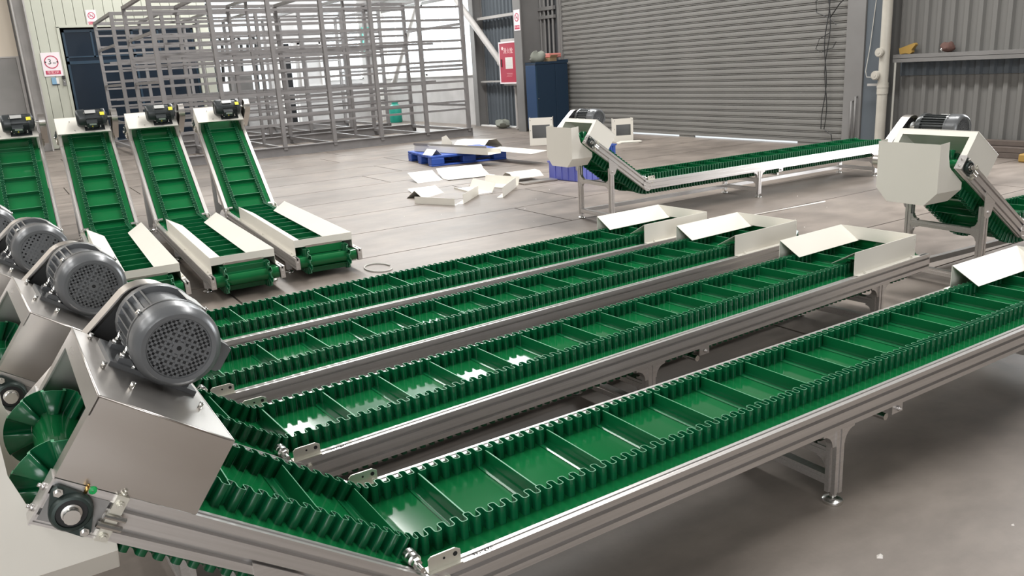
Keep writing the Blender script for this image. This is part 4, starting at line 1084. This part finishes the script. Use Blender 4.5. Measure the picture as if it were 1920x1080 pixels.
# things by the far wall
gc = thing('teal_gas_cylinder', 'teal gas cylinder standing behind the racks by the grey plinth', 'cylinder', (9.45, 20.9, 0))
obj('cylinder_body', MB().lathe([(0, .05), (0, .16), (.03, .17), (.38, .17), (.45, .14), (.50, .06), (.50, .0)], (0, 0, 0), (0, 0, 1), 24), M['teal'], gc)
obj('valve', MB().cyl((0, 0, .5), (0, 0, .58), .03, 12).cyl((0, -.05, .56), (0, .05, .56), .015, 10), M['zinc'], gc); obj('collar', MB().lathe([(.5, .09), (.58, .09)], (0, 0, 0), (0, 0, 1), 20), M['teal'], gc)
hs = thing('hose_stand', 'grey stand with black hoses draped over it, behind the racks', 'stand', (5.62, YW-.7, 0))
obj('stand_post', MB().box((-.06, -.06, 0), (.06, .06, 2.35)).box((-.25, -.2, 0), (.25, .2, .04)), M['column'], hs); obj('stand_arm', MB().box((-.55, -.03, 2.3), (.55, .03, 2.36)), M['column'], hs); obj('control_box', MB().bbox((-.28, -.14, .75), (.28, .1, 1.55), .01), M['column'], hs)
for k, xx in enumerate((-.42, .05, .42)):
    obj('hose', MB().tube([(xx-.12, 0, 2.05), (xx-.10, 0, 2.3), (xx-.03, 0, 2.42), (xx+.06, 0, 2.40), (xx+.10, 0, 2.2), (xx+.04, -.02, 1.75), (xx+.0, -.02, 1.3-.2*k)], .04, 8), M['cable'], hs)
eb = thing('electric_box', 'teal grey electric box mounted high beside the white corner column', 'electric box', (9.48, YW-.02, 2.25))
obj('box_body', MB().bbox((-.14, -.14, -.35), (.14, 0, .35), .008), M['teal'], eb); obj('box_door', MB().bbox((-.12, -.15, -.32), (.12, -.14, .32), .004), M['column'], eb)
lump('rubble_bag', (9.58, 15.55, 0.0), (.14, .20, .18), M['cloth'], 'small heap of grey green rags on floor below the fire cabinet', 'rags', 2)

# ================================================================== FLOOR THINGS
# blue pallet
pl = thing('plastic_pallet', 'blue plastic pallet loaded with cream sheet metal', 'pallet', (5.23, 10.49, 0), rad(-8))
PW, PD = 1.18, 1.12
obj('deck', (lambda mb=MB(): [mb.bbox((0, PD*i/7+.006, .115), (PW, PD*(i+1)/7-.006, .15), .006) for i in range(7)] and mb)(), M['pallet'], pl)
for i in range(3):
    for j in range(3):
        obj('block', lambda: MB().bbox((0, 0, .02), (.20, .17, .116), .01), M['pallet'], pl, T((PW-.20)*i/2, (PD-.17)*j/2, 0), key='pblock')
for j in range(3): obj('skid', lambda: MB().bbox((0, 0, 0), (PW, .15, .022), .006), M['pallet'], pl, T(0, (PD-.15)*j/2+.0, 0), key='pskid')
def folded(name, prof, length, loc, rz, m, label, cat='sheet metal', rx=0.0, ry=0.0, t=.003, group=None):
    """bent sheet: open profile (y, z) swept along x"""
    mb = MB()
    for a, b in zip(prof[:-1], prof[1:]):
        mb.sheet([(0, *a), (length, *a), (length, *b), (0, *b)], t)
    o = obj(name, mb, m); o.location = loc; o.rotation_euler = (rx, ry, rz); tag(o, label, cat, group); return o
folded('sheet_channel', [(0, .09), (0, 0), (.25, 0), (.25, .06)], 1.66, (5.42, 11.42, .156), rad(-78), M['cream'], 'long cream sheet metal channel lying across the blue pallet')
folded('sheet_plank', [(0, 0), (.28, .02)], 1.15, (6.10, 10.45, .157), rad(-87), M['cream'], 'cream sheet metal plank overhanging the right side of the pallet')
folded('angle_strip', [(-.03, .03), (-.03, 0), (.03, 0)], 1.40, (5.655, 11.42, .222), rad(-79), M['rack'], 'thin dark grey angle strip resting on the cream channel')
folded('short_angle', [(-.03, .03), (-.03, 0), (.03, 0)], .34, (5.43, 11.40, .252), rad(-78), M['rack'], 'short dark grey angle offcut at left end of the channel')
folded('bent_sheet', [(0, .06), (.2, .17), (.45, .16), (.62, .04), (.64, .0)], .62, (6.45, 12.15, .0), rad(-62), M['cream'], 'wavy bent cream sheet lying behind the blue pallet')
up = obj('upright_plate', MB().sheet([(0, 0, 0), (.16, 0, 0), (.16, 0, .15), (.08, 0, .26), (0, 0, .23)], .003).sheet([(.16, 0, 0), (.16, .10, 0), (.16, .10, .15), (.16, 0, .15)], .003), M['cream']); up.location = (6.42, 12.42, 0); up.rotation_euler = (0, 0, rad(-30))
tag(up, 'small cream folded plate standing upright behind the pallet', 'sheet metal')
folded('tab_sheet', [(-.08, .0), (.0, .08), (.08, 0)], .26, (5.36, 10.56, .152), rad(95), M['cream'], 'cream folded sheet tab on left front of the pallet')
# heap of bent cream sheets on the floor
heap = [
    ('flat_cream_strip', [(-.005, .072), (-.005, 0), (.05, 0)], .52, (3.62, 7.72, .0), -65, 'low cream angle strip at the very front left of the heap'),
    ('folded_cream_offcut', [(-.11, .0), (.0, .085), (.11, .0)], .42, (3.76, 8.02, .0), 30, 'cream folded roof shaped offcut at left of the heap'),
    ('cream_channel', [(0, .018), (0, 0), (.20, 0), (.25, .095)], .60, (4.40, 8.30, .0), -95, 'shallow cream channel in the middle of the heap'),
    ('cream_angle', [(-.004, .10), (-.004, 0), (.07, 0)], .57, (3.945, 7.27, .0), 44, 'upright cream angle plate at front of the heap'),
    ('wide_cream_sheet', [(-.25, .01), (0, .0), (.22, .05), (.30, .10)], .62, (4.74, 9.22, .0), -12, 'wide pale cream bent sheet at the back of the heap'),
    ('cream_tray', [(0, .012), (0, .0), (.27, 0), (.30, .095)], .54, (4.62, 8.34, .0), -74, 'wide cream tray right of the middle of the heap'),
    ('pointed_cream_angle', [(-.004, .11), (-.004, 0), (.06, 0)], .72, (4.43, 7.28, .0), 46, 'tall narrow cream angle plate standing right of the heap middle'),
    ('curved_cream_sheet', [(-.10, .03), (0, .085), (.12, .09), (.25, .02)], .40, (5.06, 8.12, .024), -6, 'curved cream sheet at the right end of the heap'),
    ('small_cream_tongue', [(-.08, .0), (.08, .03)], .26, (3.93, 8.50, .0), -8, 'small flat cream tongue at the left tip of the heap'),
    ('thin_cream_flap', [(-.10, .0), (.10, .05), (.22, .10)], .34, (4.34, 9.22, .0), -4, 'thin cream flap leaning at rear left of the heap')]
for nm, pr, ln, lc, rz, lb in heap: folded(nm, pr, ln, lc, rad(rz), M['cream'], lb, group='cream sheet metal heap on the floor')
gl_ = obj('bright_steel_strip', MB().bbox((0, 0, 0), (.46, .16, .02), .003), M['steel']); gl_.location = (5.07, 7.84, .002); gl_.rotation_euler = (0, 0, rad(-4)); tag(gl_, 'bright steel strip on the floor under the curved cream sheet', 'sheet metal')
# crates behind the far conveyor
def crate(label, loc, rz, sx, sy, h, m):
    t = thing('plastic_crate', label, 'crate', loc, rz)
    obj('crate_wall', MB().box((0, 0, .01), (sx, .012, h)).box((0, sy-.012, .01), (sx, sy, h)).box((0, .012, .01), (.012, sy-.012, h)).box((sx-.012, .012, .01), (sx, sy-.012, h)), m, t)
    obj('crate_floor', MB().box((.01, .01, .0), (sx-.01, sy-.01, .012)), m, t)
    obj('rim', MB().box((-.012, -.012, h-.02), (sx+.012, .0, h)).box((-.012, sy, h-.02), (sx+.012, sy+.012, h)).box((-.012, 0, h-.02), (0, sy, h)).box((sx, 0, h-.02), (sx+.012, sy, h)), m, t)
    for k in range(1, 7): obj('rib', lambda: MB().box((-.005, -.010, .01), (.005, 0, h-.02)), m, t, T(sx*k/7, 0, 0), key='crib%.2f' % h)
    for k in range(1, 5): obj('rib', lambda: MB().box((-.010, -.005, .01), (0, .005, h-.02)), m, t, T(0, sy*k/5, 0), key='crib2%.2f' % h)
    return t
crate('violet blue plastic crate on floor behind head of the far conveyor', (5.60, 7.44, 0), rad(6), .62, .56, .22, M['crate'])
crate('small blue crate right of the far conveyor head, nearer the shutter', (6.78, 8.62, 0), rad(0), .30, .28, .24, M['pallet'])
# cream hood blanks waiting by the shutter
def blank(label, loc, rz, sc=1.0):
    t = thing('hood_blank', label, 'sheet metal', loc, rz); t.scale = (sc, sc, sc)
    w, h, d = .40, .46, .26
    obj('face_frame', MB().box((0, 0, .34), (w, .003, h)).box((0, 0, 0), (.05, .003, .34)).box((w-.05, 0, .0), (w, .003, .34)).box((.05, 0, 0), (w-.05, .003, .12)), M['cream'], t)
    obj('side_cheek', MB().box((0, .003, 0), (.003, d, h)).box((w-.003, .003, 0), (w, d, h)), M['cream'], t)
    obj('bottom_return', MB().box((0, .003, 0), (w, d, .003)), M['cream'], t)
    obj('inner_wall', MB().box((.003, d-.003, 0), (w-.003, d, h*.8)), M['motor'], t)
    obj('rivet', MB().cyl((.02, -.002, .42), (.02, .0, .42), .007, 8).cyl((.02, -.002, .25), (.02, 0, .25), .007, 8).cyl((w-.02, -.002, .42), (w-.02, 0, .42), .007, 8), M['hole'], t)
blank('open cream sheet metal hood standing on floor left of the far conveyor head', (7.70, 11.65, 0), rad(-38))
blank('cream sheet metal hood standing on floor close to the shutter, behind far motor', (8.80, 10.75, 0), rad(-30), .82)
st = thing('sheet_stack', 'low stack of cream sheets on the floor in front of the shutter', 'sheet metal', (8.62, 10.42, 0), rad(-30))
for k in range(4): obj('sheet', lambda: MB().box((0, 0, 0), (.34, .22, .004)), M['cream'], st, T(.02*k, .015*(k % 2), .006*k), key='stksheet')
# distant edge of the right wall: a low bench of timber and a yellow block
tb = thing('timber_pile', 'low pile of brown timber against the right wall', 'timber', (9.84, 4.15, 0))
for k in range(5): obj('timber', lambda: MB().bbox((0, 0, 0), (.10, 1.9, .06), .005), M['timber'], tb, T(-.02-.11*(k % 2), .05*k, .062*(k//2)), key='timber')
obj('dark_brick', MB().bbox((-.02, 1.45, .19), (.10, 1.7, .26), .006), M['signblack'], tb)
yb = obj('yellow_block', MB().bbox((0, 0, 0), (.22, .30, .09), .012).cyl((.05, .15, .09), (.05, .15, .12), .03, 12), M['orange']); yb.location = (9.45, 4.30, 0); tag(yb, 'flat yellow block on floor near the right wall', 'block')
# loop of pale cord and crumbs of debris
ring = MB().tube([(2.15+.09*math.cos(a), 5.30+.14*math.sin(a), .006) for a in [i*PI*1.75/20 for i in range(21)]], .005, 6)
tag(obj('cord_loop', ring, M['cable_w']), 'loop of pale cord on floor by the rightmost inclined conveyor', 'cord')
crumbs = [(1.823, 1.131), (2.25, 1.0), (1.62, 1.03), (3.3, .9), (2.6, .75), (5.4, 4.3), (5.2, 4.05), (5.6, 3.95), (6.0, 4.45), (6.3, 5.0), (4.6, 6.9), (4.2, 6.5), (3.9, 5.9), (3.5, 6.9), (6.9, 6.3), (7.4, 4.9), (5.05, 7.3), (2.9, 6.5), (3.2, 7.1), (6.4, 3.8)]
random.seed(5)
for k, (x, y) in enumerate(crumbs):
    s_ = random.uniform(.003, .008) if k else .013
    mb = MB(); mb.add([(s_, 0, 0), (0, s_*.8, 0), (-s_, .1*s_, 0), (-.1*s_, -s_*.7, 0), (.1*s_, 0, s_*.8)], [(3, 2, 1, 0), (0, 1, 4), (1, 2, 4), (2, 3, 4), (3, 0, 4)])
    o = obj('debris_crumb', mb, M['paper']); o.location = (x, y, 0); tag(o, 'tiny pale crumb of debris lying on the concrete floor', 'debris', 'pale crumbs scattered on the floor')
# small stray rods on the floor
for p, q, r, m, lb in (((4.72, 4.86, .006), (4.86, 4.70, .006), .006, 'cable', 'short dark stick on the open floor behind the cream hoppers'), ((5.3, 4.66, .005), (6.2, 4.62, .005), .006, 'paper', 'long thin white strip on the floor behind the cream hoppers')):
    tag(obj('floor_stick', MB().cyl(p, q, r, 6), M[m]), lb, 'stick')
